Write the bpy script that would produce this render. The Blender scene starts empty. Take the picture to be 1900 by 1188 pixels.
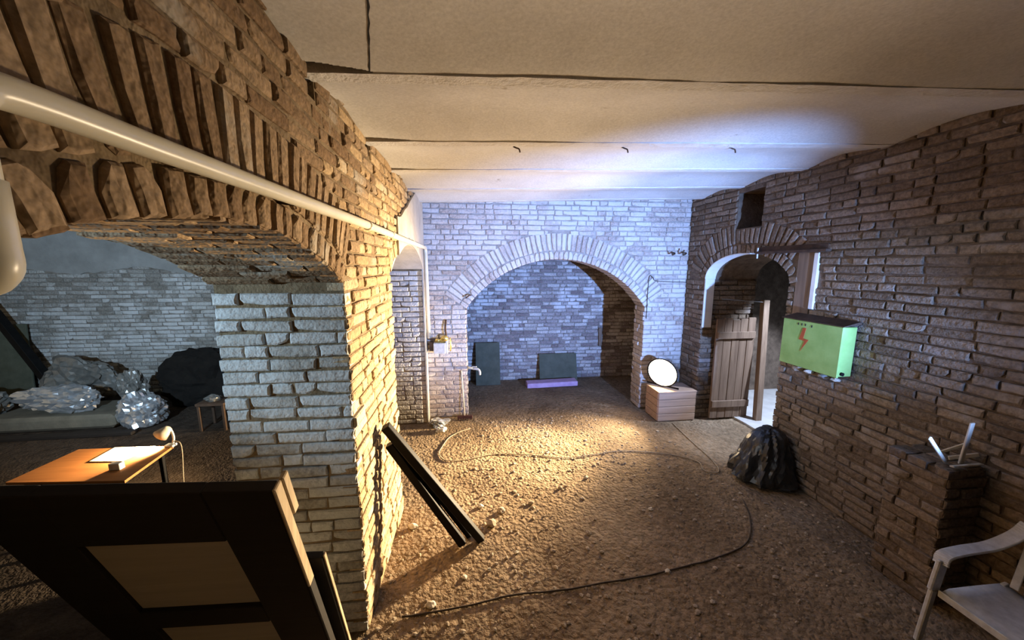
import bpy, math, random
import numpy as np
from mathutils import Vector, Matrix, noise

random.seed(7)
RNG = np.random.default_rng(7)
sc = bpy.context.scene
COL = sc.collection
V = Vector

# ------------------------------------------------------------------ camera
FPX, PITCH, YAW, CAMZ = 660.0, 8.8, 6.4, 2.5
cam_d = bpy.data.cameras.new('camera')
cam_d.sensor_width = 36.0
cam_d.sensor_fit = 'HORIZONTAL'
cam_d.lens = FPX / 1900.0 * 36.0
cam_d.clip_start = 0.02
cam = bpy.data.objects.new('camera', cam_d)
COL.objects.link(cam)
cam.location = (0, 0, CAMZ)
cam.rotation_euler = (math.radians(90 - PITCH), 0, math.radians(-YAW))
sc.camera = cam

# ------------------------------------------------------------------ world, view, large lights
w = bpy.data.worlds.new('world')
sc.world = w
w.use_nodes = True
w.node_tree.nodes['Background'].inputs[0].default_value = (0.6, 0.65, 0.8, 1)
w.node_tree.nodes['Background'].inputs[1].default_value = 0.006
vs = sc.view_settings
vs.view_transform = 'Standard'
vs.look = 'None'
vs.exposure = 0.0
vs.gamma = 1.0
vs.use_curve_mapping = False
sc.cycles.use_denoising = True
sc.cycles.max_bounces = 3
sc.cycles.diffuse_bounces = 2
sc.cycles.glossy_bounces = 2
sc.cycles.use_adaptive_sampling = True
sc.cycles.adaptive_threshold = 0.03
sc.cycles.sample_clamp_indirect = 4.0


def spot(name, loc, target, energy, color, size, blend, radius):
    d = bpy.data.lights.new(name, 'SPOT')
    d.energy = energy
    d.color = color
    d.spot_size = math.radians(size)
    d.spot_blend = blend
    d.shadow_soft_size = radius
    o = bpy.data.objects.new(name, d)
    COL.objects.link(o)
    o.location = loc
    o.rotation_euler = (V(target) - V(loc)).to_track_quat('-Z', 'Y').to_euler()
    return o


# hand torch held by somebody right of the photographer, aimed at the back of the vault
spot('torch_light', (3.0, 0.0, 1.55), (1.75, 5.5, 2.42), 3600, (0.26, 0.45, 1.0), 63, 0.9, 0.03)
# unseen lamp added in the left room as two spots: hot spot on the far wall, spill on the pier
LR_LAMP = (-3.3, 0.85, 2.5)
spot('left_room_beam', LR_LAMP, (-5.6, 7.5, 2.0), 1200, (0.56, 0.78, 1.0), 62, 0.7, 0.04)
spot('left_room_spill', LR_LAMP, (-0.9, 2.6, 2.65), 270, (0.54, 0.78, 1.0), 66, 0.7, 0.04)

# ------------------------------------------------------------------ helpers


def new_mat(name):
    m = bpy.data.materials.new(name)
    m.use_nodes = True
    nt = m.node_tree
    b = nt.nodes['Principled BSDF']
    return m, nt, b


def nd(nt, typ, **kw):
    n = nt.nodes.new(typ)
    for k, v in kw.items():
        setattr(n, k, v)
    return n


def mixc(nt, fac, a, b, mode='MIX'):
    n = nd(nt, 'ShaderNodeMix', data_type='RGBA', blend_type=mode)
    for i, x in ((0, fac), (6, a), (7, b)):
        if isinstance(x, (int, float)):
            n.inputs[i].default_value = x
        elif isinstance(x, tuple):
            n.inputs[i].default_value = (*x, 1)
        else:
            nt.links.new(x, n.inputs[i])
    return n.outputs[2]


def math_n(nt, op, a, b=0.0, clamp=False):
    n = nd(nt, 'ShaderNodeMath', operation=op, use_clamp=clamp)
    for i, x in ((0, a), (1, b)):
        if isinstance(x, (int, float)):
            n.inputs[i].default_value = x
        else:
            nt.links.new(x, n.inputs[i])
    return n.outputs[0]


def ramp(nt, fac, stops):
    n = nd(nt, 'ShaderNodeValToRGB')
    cr = n.color_ramp
    while len(cr.elements) < len(stops):
        cr.elements.new(0.5)
    for e, (p, c) in zip(cr.elements, stops):
        e.position = p
        e.color = (*c, 1) if len(c) == 3 else c
    nt.links.new(fac, n.inputs[0])
    return n.outputs[0]


def pos(nt):
    return nd(nt, 'ShaderNodeNewGeometry').outputs['Position']


def noise_n(nt, vec, scale, detail=4, rough=0.55, out='Fac', dist=0.0):
    n = nd(nt, 'ShaderNodeTexNoise')
    n.inputs['Scale'].default_value = scale
    n.inputs['Detail'].default_value = detail
    n.inputs['Roughness'].default_value = rough
    n.inputs['Distortion'].default_value = dist
    nt.links.new(vec, n.inputs['Vector'])
    return n.outputs[out]


def bump(nt, b, h, strength, dist=0.01):
    n = nd(nt, 'ShaderNodeBump')
    n.inputs['Strength'].default_value = strength
    n.inputs['Distance'].default_value = dist
    nt.links.new(h, n.inputs['Height'])
    nt.links.new(n.outputs[0], b.inputs['Normal'])


def brick_mat(name, c1, c2, c3, washc, wash_lo, wash_hi, damp=None):
    """fired brick with per-brick hue, patches of old limewash, rising damp near the floor"""
    m, nt, b = new_mat(name)
    p = pos(nt)
    at = nd(nt, 'ShaderNodeAttribute', attribute_name='rnd').outputs['Fac']
    oi = nd(nt, 'ShaderNodeObjectInfo').outputs['Random']
    r = math_n(nt, 'FRACT', math_n(nt, 'ADD', at, oi))
    base = ramp(nt, r, [(0.0, c1), (0.5, c2), (1.0, c3)])
    fine = noise_n(nt, p, 38, 3, 0.65)
    base = mixc(nt, 0.75, base, ramp(nt, fine, [(0.25, (0.35, 0.34, 0.33)), (0.72, (1.3, 1.25, 1.2))]), 'MULTIPLY')
    patch = noise_n(nt, p, 1.5, 3, 0.62)
    patch = math_n(nt, 'ADD', patch, math_n(nt, 'MULTIPLY', math_n(nt, 'SUBTRACT', r, 0.5), 0.16))
    patch = math_n(nt, 'ADD', patch, math_n(nt, 'MULTIPLY', math_n(nt, 'SUBTRACT', noise_n(nt, p, 22, 1), 0.5), 0.22))
    mr = nd(nt, 'ShaderNodeMapRange')
    mr.inputs[1].default_value = wash_lo
    mr.inputs[2].default_value = wash_hi
    nt.links.new(patch, mr.inputs[0])
    fac = mr.outputs[0]
    if damp:
        sx = nd(nt, 'ShaderNodeSeparateXYZ')
        nt.links.new(p, sx.inputs[0])
        hz = math_n(nt, 'ADD', sx.outputs['Z'], math_n(nt, 'MULTIPLY', noise_n(nt, p, 2.3, 4), 0.7))
        dm = nd(nt, 'ShaderNodeMapRange')
        dm.inputs[1].default_value = damp
        dm.inputs[2].default_value = damp + 0.35
        nt.links.new(hz, dm.inputs[0])
        fac = math_n(nt, 'MULTIPLY', fac, dm.outputs[0])
    colr = mixc(nt, fac, base, washc)
    nt.links.new(colr, b.inputs['Base Color'])
    b.inputs['Roughness'].default_value = 0.95
    b.inputs['Specular IOR Level'].default_value = 0.15
    hgt = noise_n(nt, p, 24, 2, 0.7)
    bump(nt, b, hgt, 0.8, 0.016)
    return m


def grain_mat(name, ca, cb, scale=6.0, rough=0.9, bstr=0.4, bdist=0.01, metal=0.0, detail=6, spec=0.3):
    m, nt, b = new_mat(name)
    p = pos(nt)
    n = noise_n(nt, p, scale, detail, 0.62)
    nt.links.new(ramp(nt, n, [(0.3, ca), (0.7, cb)]), b.inputs['Base Color'])
    b.inputs['Roughness'].default_value = rough
    b.inputs['Metallic'].default_value = metal
    b.inputs['Specular IOR Level'].default_value = spec
    if bstr:
        bump(nt, b, noise_n(nt, p, scale * 4, 2, 0.65), bstr, bdist)
    return m


def wood_mat(name, ca, cb, axis='Z', scale=18, rough=0.75):
    m, nt, b = new_mat(name)
    tc = nd(nt, 'ShaderNodeTexCoord').outputs['Object']
    mp = nd(nt, 'ShaderNodeMapping')
    s = [1, 1, 1]
    s['XYZ'.index(axis)] = 0.06
    mp.inputs['Scale'].default_value = s
    nt.links.new(tc, mp.inputs['Vector'])
    n = noise_n(nt, mp.outputs[0], scale, 6, 0.65, dist=0.6)
    nt.links.new(ramp(nt, n, [(0.3, ca), (0.7, cb)]), b.inputs['Base Color'])
    b.inputs['Roughness'].default_value = rough
    bump(nt, b, n, 0.25, 0.004)
    return m


def plain(name, c, rough=0.6, metal=0.0, emit=0.0, spec=0.5):
    m, nt, b = new_mat(name)
    p = pos(nt)
    n = noise_n(nt, p, 25, 4)
    nt.links.new(ramp(nt, n, [(0.3, tuple(x * 0.8 for x in c)), (0.7, tuple(min(1, x * 1.12) for x in c))]), b.inputs['Base Color'])
    b.inputs['Roughness'].default_value = rough
    b.inputs['Metallic'].default_value = metal
    b.inputs['Specular IOR Level'].default_value = spec
    if emit:
        b.inputs['Emission Color'].default_value = (*c, 1)
        b.inputs['Emission Strength'].default_value = emit
    return m


def link(name, me, mat, parent=None, smooth=False):
    o = bpy.data.objects.new(name, me)
    COL.objects.link(o)
    if mat is not None and not me.materials:
        me.materials.append(mat)
    if parent is not None:
        o.parent = parent
        o.matrix_parent_inverse = parent.matrix_basis.inverted()
    if smooth:
        for pl in me.polygons:
            pl.use_smooth = True
    return o


def tag(o, label=None, cat=None, group=None, kind=None):
    if label:
        o['label'] = label
    if cat:
        o['category'] = cat
    if group:
        o['group'] = group
    if kind:
        o['kind'] = kind
    return o


def empty(name, loc, label, cat, group=None):
    o = bpy.data.objects.new(name, None)
    COL.objects.link(o)
    o.location = loc
    o.empty_display_size = 0.05
    tag(o, label, cat, group)
    return o


class MB:
    """mesh collector, world coordinates"""

    def __init__(self):
        self.v, self.f = [], []

    def add(self, vs_, fs_):
        k = len(self.v)
        self.v += [tuple(p) for p in vs_]
        self.f += [tuple(i + k for i in f) for f in fs_]
        return self

    def hexa(self, c):
        return self.add(c, [(0, 3, 2, 1), (4, 5, 6, 7), (0, 1, 5, 4), (1, 2, 6, 5), (2, 3, 7, 6), (3, 0, 4, 7)])

    def box(self, a, b, bev=0.0):
        x0, y0, z0 = (min(p, q) for p, q in zip(a, b))
        x1, y1, z1 = (max(p, q) for p, q in zip(a, b))
        if bev <= 0:
            return self.hexa([(x0, y0, z0), (x1, y0, z0), (x1, y1, z0), (x0, y1, z0), (x0, y0, z1), (x1, y0, z1), (x1, y1, z1), (x0, y1, z1)])
        return self.obox(((x0 + x1) / 2, (y0 + y1) / 2, (z0 + z1) / 2), (1, 0, 0), (0, 1, 0), (0, 0, 1), x1 - x0, y1 - y0, z1 - z0, bev)

    def obox(self, c, ax, ay, az, lx, ly, lz, bev=0.004):
        """oriented box with chamfered edges"""
        c, ax, ay, az = V(c), V(ax).normalized(), V(ay).normalized(), V(az).normalized()
        bev = min(bev, lx * 0.4, ly * 0.4, lz * 0.4)
        h = (lx / 2, ly / 2, lz / 2)
        vs_, idx = [], {}
        for sx in (-1, 1):
            for sy in (-1, 1):
                for sz in (-1, 1):
                    for k in range(3):
                        d = [sx * (h[0] - bev), sy * (h[1] - bev), sz * (h[2] - bev)]
                        d[k] = (sx, sy, sz)[k] * h[k]
                        idx[(sx, sy, sz, k)] = len(vs_)
                        vs_.append(c + ax * d[0] + ay * d[1] + az * d[2])
        fs_ = []
        for k in range(3):
            a, b_ = (k + 1) % 3, (k + 2) % 3
            for s in (-1, 1):
                q = []
                for (p, r) in ((-1, -1), (1, -1), (1, 1), (-1, 1)):
                    t = [0, 0, 0]
                    t[k], t[a], t[b_] = s, p, r
                    q.append(idx[(*t, k)])
                fs_.append(tuple(q if s > 0 else q[::-1]))
        for k in range(3):
            a, b_ = (k + 1) % 3, (k + 2) % 3
            for p in (-1, 1):
                for r in (-1, 1):
                    q = []
                    for (t_, face) in ((-1, a), (1, a), (1, b_), (-1, b_)):
                        t = [0, 0, 0]
                        t[k], t[a], t[b_] = t_, p, r
                        q.append(idx[(*t, face)])
                    fs_.append(tuple(q if p * r > 0 else q[::-1]))
        for sx in (-1, 1):
            for sy in (-1, 1):
                for sz in (-1, 1):
                    q = [idx[(sx, sy, sz, k)] for k in range(3)]
                    fs_.append(tuple(q if sx * sy * sz > 0 else q[::-1]))
        return self.add(vs_, fs_)

    def bar(self, p, q, wid, thk, side=(0, 0, 1), bev=0.003):
        p, q = V(p), V(q)
        d = (q - p)
        az = d.normalized()
        s = V(side)
        ax = (s - az * s.dot(az)).normalized()
        ay = az.cross(ax)
        return self.obox((p + q) / 2, ax, ay, az, wid, thk, d.length, bev)

    def tube(self, pts, r, n=10, caps=True):
        pts = [V(p) for p in pts]
        m = len(pts)
        rs = r if isinstance(r, (list, tuple)) else [r] * m
        t0 = (pts[1] - pts[0]).normalized()
        up = V((0, 0, 1)) if abs(t0.z) < 0.9 else V((1, 0, 0))
        a = (up - t0 * up.dot(t0)).normalized()
        vs_, fs_ = [], []
        for i in range(m):
            t = (pts[min(i + 1, m - 1)] - pts[max(i - 1, 0)]).normalized()
            a = (a - t * a.dot(t)).normalized()
            b_ = t.cross(a)
            for k in range(n):
                th = 2 * math.pi * k / n
                vs_.append(pts[i] + (a * math.cos(th) + b_ * math.sin(th)) * rs[i])
        for i in range(m - 1):
            for k in range(n):
                k2 = (k + 1) % n
                fs_.append((i * n + k, i * n + k2, (i + 1) * n + k2, (i + 1) * n + k))
        if caps:
            fs_.append(tuple(range(n))[::-1])
            fs_.append(tuple((m - 1) * n + k for k in range(n)))
        return self.add(vs_, fs_)

    def lathe(self, base, axis, prof, n=16):
        base, axis = V(base), V(axis).normalized()
        up = V((0, 0, 1)) if abs(axis.z) < 0.9 else V((1, 0, 0))
        a = (up - axis * up.dot(axis)).normalized()
        b_ = axis.cross(a)
        vs_, fs_ = [], []
        for (r, h) in prof:
            for k in range(n):
                th = 2 * math.pi * k / n
                vs_.append(base + axis * h + (a * math.cos(th) + b_ * math.sin(th)) * r)
        for i in range(len(prof) - 1):
            for k in range(n):
                k2 = (k + 1) % n
                fs_.append((i * n + k, i * n + k2, (i + 1) * n + k2, (i + 1) * n + k))
        fs_.append(tuple(range(n))[::-1])
        fs_.append(tuple((len(prof) - 1) * n + k for k in range(n)))
        return self.add(vs_, fs_)

    def sheet(self, grid, thk=0.0, nrm=None):
        """grid of points rows x cols; with thickness along nrm it becomes a closed slab"""
        R_, C_ = len(grid), len(grid[0])
        vs_ = [p for row in grid for p in row]
        fs_ = [(i * C_ + j, i * C_ + j + 1, (i + 1) * C_ + j + 1, (i + 1) * C_ + j) for i in range(R_ - 1) for j in range(C_ - 1)]
        if thk:
            n_ = V(nrm) * thk
            k = len(vs_)
            vs_ = vs_ + [V(p) + n_ for p in vs_]
            fs_ = fs_ + [tuple(i + k for i in f[::-1]) for f in fs_]
            ring = [j for j in range(C_)] + [i * C_ + C_ - 1 for i in range(1, R_)] + [(R_ - 1) * C_ + j for j in range(C_ - 2, -1, -1)] + [i * C_ for i in range(R_ - 2, 0, -1)]
            for i in range(len(ring)):
                a, b_ = ring[i], ring[(i + 1) % len(ring)]
                fs_.append((b_, a, a + k, b_ + k))
        return self.add(vs_, fs_)

    def build(self, name, mat, parent=None, smooth=False):
        me = bpy.data.meshes.new(name)
        me.from_pydata(self.v, [], self.f)
        me.update()
        return link(name, me, mat, parent, smooth)


def bez(pts, n=8):
    """Catmull-Rom through the points"""
    P = [V(p) for p in pts]
    P = [P[0] * 2 - P[1]] + P + [P[-1] * 2 - P[-2]]
    out = []
    for i in range(1, len(P) - 2):
        for k in range(n):
            t = k / n
            a, b, c, d = P[i - 1], P[i], P[i + 1], P[i + 2]
            out.append(0.5 * ((2 * b) + (c - a) * t + (2 * a - 5 * b + 4 * c - d) * t * t + (3 * b - a - 3 * c + d) * t ** 3))
    out.append(P[-2])
    return out


def fh(x, y):
    """height of the earth floor"""
    n1 = noise.noise((x * 0.7, y * 0.7, 3.1)) * 0.018
    n2 = noise.noise((x * 2.6, y * 2.6, 9.4)) * 0.012
    n3 = noise.noise((x * 9, y * 9, 1.7)) * 0.007
    return n1 + n2 + n3 - 0.004


# ------------------------------------------------------------------ materials
M = {}
M['brick_face'] = brick_mat('brick_face', (0.40, 0.28, 0.16), (0.50, 0.37, 0.22), (0.58, 0.45, 0.29), (0.50, 0.45, 0.35), 0.56, 0.74)
M['brick_brown_dim'] = brick_mat('brick_brown_dim', (0.22, 0.145, 0.085), (0.31, 0.22, 0.135), (0.40, 0.295, 0.19), (0.38, 0.34, 0.28), 0.58, 0.74)  # browner brick, also darkened to put the floodlight's falloff into the colour
M['brick_pier'] = brick_mat('brick_pier', (0.36, 0.34, 0.30), (0.48, 0.47, 0.45), (0.56, 0.56, 0.54), (0.62, 0.63, 0.62), 0.26, 0.56, damp=0.9)
M['brick_back'] = brick_mat('brick_back', (0.44, 0.37, 0.33), (0.54, 0.48, 0.44), (0.61, 0.56, 0.52), (0.62, 0.59, 0.57), 0.36, 0.60, damp=0.85)
M['brick_backroom'] = brick_mat('brick_backroom', (0.24, 0.20, 0.20), (0.40, 0.37, 0.37), (0.60, 0.58, 0.57), (0.66, 0.65, 0.65), 0.50, 0.66, damp=0.6)
M['brick_right'] = brick_mat('brick_right', (0.155, 0.118, 0.087), (0.22, 0.174, 0.13), (0.285, 0.23, 0.178), (0.34, 0.315, 0.30), 0.58, 0.78, damp=0.9)
M['brick_left_room'] = brick_mat('brick_left_room', (0.26, 0.25, 0.23), (0.40, 0.40, 0.39), (0.52, 0.53, 0.52), (0.62, 0.63, 0.64), 0.44, 0.66, damp=0.9)
M['mortar_warm'] = grain_mat('mortar_warm', (0.13, 0.09, 0.05), (0.30, 0.22, 0.13), 9, 0.97, 0.8, 0.012)
M['mortar_grey'] = grain_mat('mortar_grey', (0.15, 0.13, 0.11), (0.33, 0.30, 0.27), 9, 0.97, 0.8, 0.012)
M['mortar_pale'] = grain_mat('mortar_pale', (0.28, 0.24, 0.21), (0.46, 0.42, 0.38), 9, 0.97, 0.8, 0.012)
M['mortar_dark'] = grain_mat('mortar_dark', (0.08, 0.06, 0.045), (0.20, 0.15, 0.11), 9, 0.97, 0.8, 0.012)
M['plaster'] = grain_mat('plaster', (0.38, 0.35, 0.31), (0.56, 0.53, 0.48), 3.5, 0.95, 0.4, 0.01)
M['plaster_grey'] = grain_mat('plaster_grey', (0.25, 0.25, 0.24), (0.38, 0.38, 0.37), 2.5, 0.95, 0.4, 0.01)
M['whitewash'] = grain_mat('whitewash', (0.66, 0.66, 0.65), (0.78, 0.78, 0.76), 7, 0.9, 0.3, 0.006)
def ceiling_mat():
    m, nt, b = new_mat('ceiling_lime')
    p = pos(nt)
    c = ramp(nt, noise_n(nt, p, 1.3, 6, 0.6), [(0.3, (0.58, 0.56, 0.52)), (0.7, (0.74, 0.72, 0.68))])
    c = mixc(nt, 0.35, c, ramp(nt, noise_n(nt, p, 60, 3, 0.7), [(0.3, (0.55, 0.54, 0.52)), (0.7, (1.2, 1.2, 1.2))]), 'MULTIPLY')
    spot_ = ramp(nt, noise_n(nt, p, 4.5, 5, 0.75), [(0.66, (1, 1, 1)), (0.74, (0.5, 0.45, 0.38))])
    c = mixc(nt, 0.7, c, spot_, 'MULTIPLY')
    nt.links.new(c, b.inputs['Base Color'])
    b.inputs['Roughness'].default_value = 0.95
    b.inputs['Specular IOR Level'].default_value = 0.15
    bump(nt, b, noise_n(nt, p, 9, 3, 0.65), 0.3, 0.01)
    return m


M['ceiling'] = ceiling_mat()
M['beam'] = grain_mat('beam_plaster', (0.58, 0.55, 0.50), (0.72, 0.70, 0.66), 7, 0.95, 0.7, 0.015)
M['shade_and_ink'] = plain('shade_and_ink', (0.02, 0.017, 0.014), 0.95)  # black that stands for shade in recesses and the crack, plus stencil print
M['rust'] = grain_mat('rusty_iron', (0.045, 0.03, 0.022), (0.12, 0.075, 0.05), 14, 0.8, 0.4, 0.004, 0.4)
M['pipe'] = grain_mat('pipe_paint', (0.70, 0.65, 0.48), (0.82, 0.78, 0.62), 4, 0.32, 0.15, 0.003, spec=0.6)
M['brass'] = grain_mat('brass', (0.55, 0.40, 0.12), (0.75, 0.60, 0.22), 20, 0.35, 0.1, 0.002, 0.9)
M['grey_metal'] = grain_mat('grey_metal', (0.30, 0.31, 0.33), (0.45, 0.46, 0.48), 15, 0.45, 0.1, 0.002, 0.6)
M['black_steel'] = grain_mat('black_steel', (0.004, 0.004, 0.004), (0.010, 0.009, 0.009), 12, 0.55, 0.1, 0.002, 0.0, spec=0.15)
M['meter'] = plain('meter_paint', (0.62, 0.66, 0.72), 0.5)
M['white_plastic'] = plain('white_plastic', (0.62, 0.64, 0.66), 0.45)
M['old_wood'] = wood_mat('old_wood', (0.10, 0.065, 0.042), (0.24, 0.165, 0.11))
M['stool_wood'] = wood_mat('stool_wood', (0.04, 0.022, 0.012), (0.09, 0.05, 0.028))
M['door_wood'] = wood_mat('door_wood', (0.13, 0.08, 0.05), (0.27, 0.185, 0.125))
M['dark_wood'] = wood_mat('dark_wood', (0.006, 0.004, 0.003), (0.016, 0.011, 0.008), 'X')
M['panel_wood'] = wood_mat('panel_wood', (0.38, 0.35, 0.30), (0.48, 0.45, 0.38), 'X')
M['raw_wood'] = wood_mat('raw_wood', (0.30, 0.21, 0.12), (0.62, 0.48, 0.30))
M['table_wood'] = wood_mat('table_wood', (0.34, 0.13, 0.03), (0.52, 0.22, 0.06), 'X')
M['crate'] = wood_mat('crate_board', (0.34, 0.22, 0.15), (0.52, 0.36, 0.26), 'X')
M['pale_slat'] = wood_mat('pale_slat', (0.50, 0.44, 0.34), (0.72, 0.66, 0.55))
M['paper'] = plain('paper', (0.80, 0.79, 0.76), 0.8)
M['green'] = grain_mat('green_paint', (0.20, 0.34, 0.09), (0.30, 0.47, 0.15), 5, 0.55, 0.1, 0.002)
M['red_paint'] = plain('red_paint', (0.36, 0.07, 0.02), 0.6)
M['bag'] = plain('black_bag', (0.012, 0.013, 0.014), 0.35, spec=0.6)
M['foil'] = plain('clear_wrap', (0.62, 0.66, 0.70), 0.24, 0.75, spec=0.9)
M['foil_dull'] = plain('dusty_wrap', (0.20, 0.195, 0.18), 0.28, 0.3, spec=0.7)
M['mattress'] = grain_mat('mattress_cloth', (0.11, 0.10, 0.075), (0.18, 0.16, 0.12), 5, 0.95, 0.3, 0.01)
M['board_green'] = grain_mat('board_green', (0.075, 0.082, 0.058), (0.115, 0.122, 0.09), 6, 0.85, 0.2, 0.004)
M['purple'] = grain_mat('plank_mauve', (0.46, 0.30, 0.50), (0.62, 0.44, 0.66), 9, 0.8, 0.2, 0.004)
M['dark_cloth'] = grain_mat('dark_cloth', (0.004, 0.003, 0.0025), (0.011, 0.009, 0.007), 6, 0.95, 0.4, 0.01)
M['sack'] = grain_mat('dark_rust_paint', (0.020, 0.015, 0.012), (0.045, 0.034, 0.028), 7, 0.95, 0.5, 0.01)
M['cable'] = plain('cable_rubber', (0.34, 0.28, 0.20), 0.7)
M['cable_dark'] = plain('cable_dark', (0.06, 0.042, 0.028), 0.8)
M['broom'] = plain('broom_bristle', (0.07, 0.025, 0.018), 0.9)
M['stone'] = grain_mat('stone', (0.20, 0.15, 0.10), (0.48, 0.40, 0.30), 10, 0.95, 0.4, 0.01)
M['stone_pale'] = grain_mat('stone_pale', (0.45, 0.40, 0.32), (0.65, 0.60, 0.50), 10, 0.95, 0.4, 0.01)


def earth_mat():
    m, nt, b = new_mat('earth_floor')
    p = pos(nt)
    n1 = noise_n(nt, p, 1.1, 3, 0.6)
    n2 = noise_n(nt, p, 14, 4, 0.7)
    c = ramp(nt, n1, [(0.3, (0.19, 0.135, 0.085)), (0.55, (0.28, 0.21, 0.14)), (0.75, (0.36, 0.285, 0.20))])
    c = mixc(nt, 0.8, c, ramp(nt, n2, [(0.3, (0.45, 0.43, 0.4)), (0.7, (1.3, 1.25, 1.2))]), 'MULTIPLY')
    vo = nd(nt, 'ShaderNodeTexVoronoi')
    vo.inputs['Scale'].default_value = 28
    nt.links.new(p, vo.inputs['Vector'])
    nt.links.new(c, b.inputs['Base Color'])
    b.inputs['Roughness'].default_value = 0.97
    b.inputs['Specular IOR Level'].default_value = 0.1
    h = math_n(nt, 'ADD', math_n(nt, 'MULTIPLY', noise_n(nt, p, 20, 3, 0.7), 1.0), math_n(nt, 'MULTIPLY', vo.outputs['Distance'], -0.5))
    bump(nt, b, h, 0.9, 0.03)
    return m


M['earth'] = earth_mat()
M['earth_shaded'] = grain_mat('earth_shaded', (0.035, 0.026, 0.020), (0.085, 0.065, 0.050), 7, 0.97, 0.8, 0.03, spec=0.1)  # earth darkened so the left room's shade sits in the colour

# ------------------------------------------------------------------ brick system
CAMP = np.array([0, 0, CAMZ])
_cy, _sy = math.cos(math.radians(YAW)), math.sin(math.radians(YAW))
_cp, _sp = math.cos(math.radians(PITCH)), math.sin(math.radians(PITCH))


def depth_in_view(p):
    v = np.asarray(p) - CAMP
    f = v[0] * _sy + v[1] * _cy
    x = v[0] * _cy - v[1] * _sy
    z = f * _cp - v[2] * _sp
    yd = -v[2] * _cp - f * _sp
    if z < 0.05:
        return 1e9
    if abs(x / z * FPX) > 1000 or abs(yd / z * FPX) > 640:
        return 1e8
    return z


CLASSES = [(0.28, 0.066, 0.10), (0.135, 0.066, 0.10), (0.066, 0.28, 0.10), (0.066, 0.125, 0.10), (0.20, 0.066, 0.10)]


def unit_brick(cl, seed):
    lx, lz, dy = cl
    r = random.Random(seed)
    bev = 0.007
    ol = [(-.5, -.5), (0, -.5), (.5, -.5), (.5, 0), (.5, .5), (0, .5), (-.5, .5), (-.5, 0)]
    vs_ = []
    jx, jz = 0.004 / lx, 0.004 / lz
    o2 = [(x + r.uniform(-1, 1) * jx, z + r.uniform(-1, 1) * jz) for x, z in ol]
    # knock a corner off now and then
    if seed % 3 == 0:
        k = r.choice([0, 2, 4, 6])
        o2[k] = (o2[k][0] * (1 - 0.016 / lx * 2), o2[k][1] * (1 - 0.012 / lz * 2))
    for x, z in o2:
        vs_.append((x, -1.0, z))
    for x, z in o2:
        vs_.append((x, -bev / dy, z))
    for (x, z) in o2:
        vs_.append((x * (1 - 2 * bev / lx * r.uniform(.7, 1.7)), r.uniform(-.022, .022), z * (1 - 2 * bev / lz * r.uniform(.7, 1.7))))
    vs_.append((r.uniform(-.1, .1), r.uniform(-.01, .04), r.uniform(-.1, .1)))
    fs_ = []
    for k in range(8):
        k2 = (k + 1) % 8
        fs_.append((k, k2, 8 + k2, 8 + k))
        fs_.append((8 + k, 8 + k2, 16 + k2, 16 + k))
        fs_.append((16 + k, 16 + k2, 24))
    return np.array(vs_), fs_


UNITS = [[unit_brick(c, 10 * i + j) for j in range(5)] for i, c in enumerate(CLASSES)]


class Bricks:
    def __init__(self):
        self.items = []

    def put(self, c, u, n, v, lx, dy, lz, matkey):
        self.items.append((np.array(c, float), np.array(u, float), np.array(n, float), np.array(v, float), lx, dy, lz, matkey))

    def finish(self, parent, limit=300):
        keyed = sorted(self.items, key=lambda it: depth_in_view(it[0]) / math.sqrt(it[4] * it[6]))
        meshes = {}
        rest = {}
        for i, (c, u, n, v, lx, dy, lz, mk) in enumerate(keyed):
            k = min(range(len(CLASSES)), key=lambda q: abs(math.log(CLASSES[q][0] / lx)) + abs(math.log(CLASSES[q][1] / lz)))
            j = RNG.integers(0, 5)
            if i < limit and depth_in_view(c) < 1e7:
                key = (k, int(j), mk)
                if key not in meshes:
                    vs_, fs_ = UNITS[k][j]
                    me = bpy.data.meshes.new('brick')
                    me.from_pydata(vs_.tolist(), [], fs_)
                    a = me.attributes.new('rnd', 'FLOAT', 'POINT')
                    a.data.foreach_set('value', np.zeros(len(vs_), np.float32))
                    me.materials.append(M[mk])
                    meshes[key] = me
                o = bpy.data.objects.new('brick', meshes[key])
                COL.objects.link(o)
                o.parent = parent
                m4 = np.eye(4)
                m4[:3, 0], m4[:3, 1], m4[:3, 2], m4[:3, 3] = u * lx, n * dy, v * lz, c
                o.matrix_basis = Matrix(m4.tolist())
            else:
                rest.setdefault(mk, []).append((k, j, c, u, n, v, lx, dy, lz))
        for mk, lst in rest.items():
            vv, ff, rr, off = [], [], [], 0
            for (k, j, c, u, n, v, lx, dy, lz) in lst:
                vs_, fs_ = UNITS[k][j]
                vv.append(c + vs_[:, :1] * (u * lx) + vs_[:, 1:2] * (n * dy) + vs_[:, 2:] * (v * lz))
                ff += [tuple(q + off for q in f) for f in fs_]
                rr.append(np.full(len(vs_), RNG.random(), np.float32))
                off += len(vs_)
            me = bpy.data.meshes.new('far_bricks')
            me.from_pydata(np.concatenate(vv).tolist(), [], ff)
            a = me.attributes.new('rnd', 'FLOAT', 'POINT')
            a.data.foreach_set('value', np.concatenate(rr))
            o = link('far_bricks', me, M[mk], parent)
            o['kind'] = 'stuff'


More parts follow.
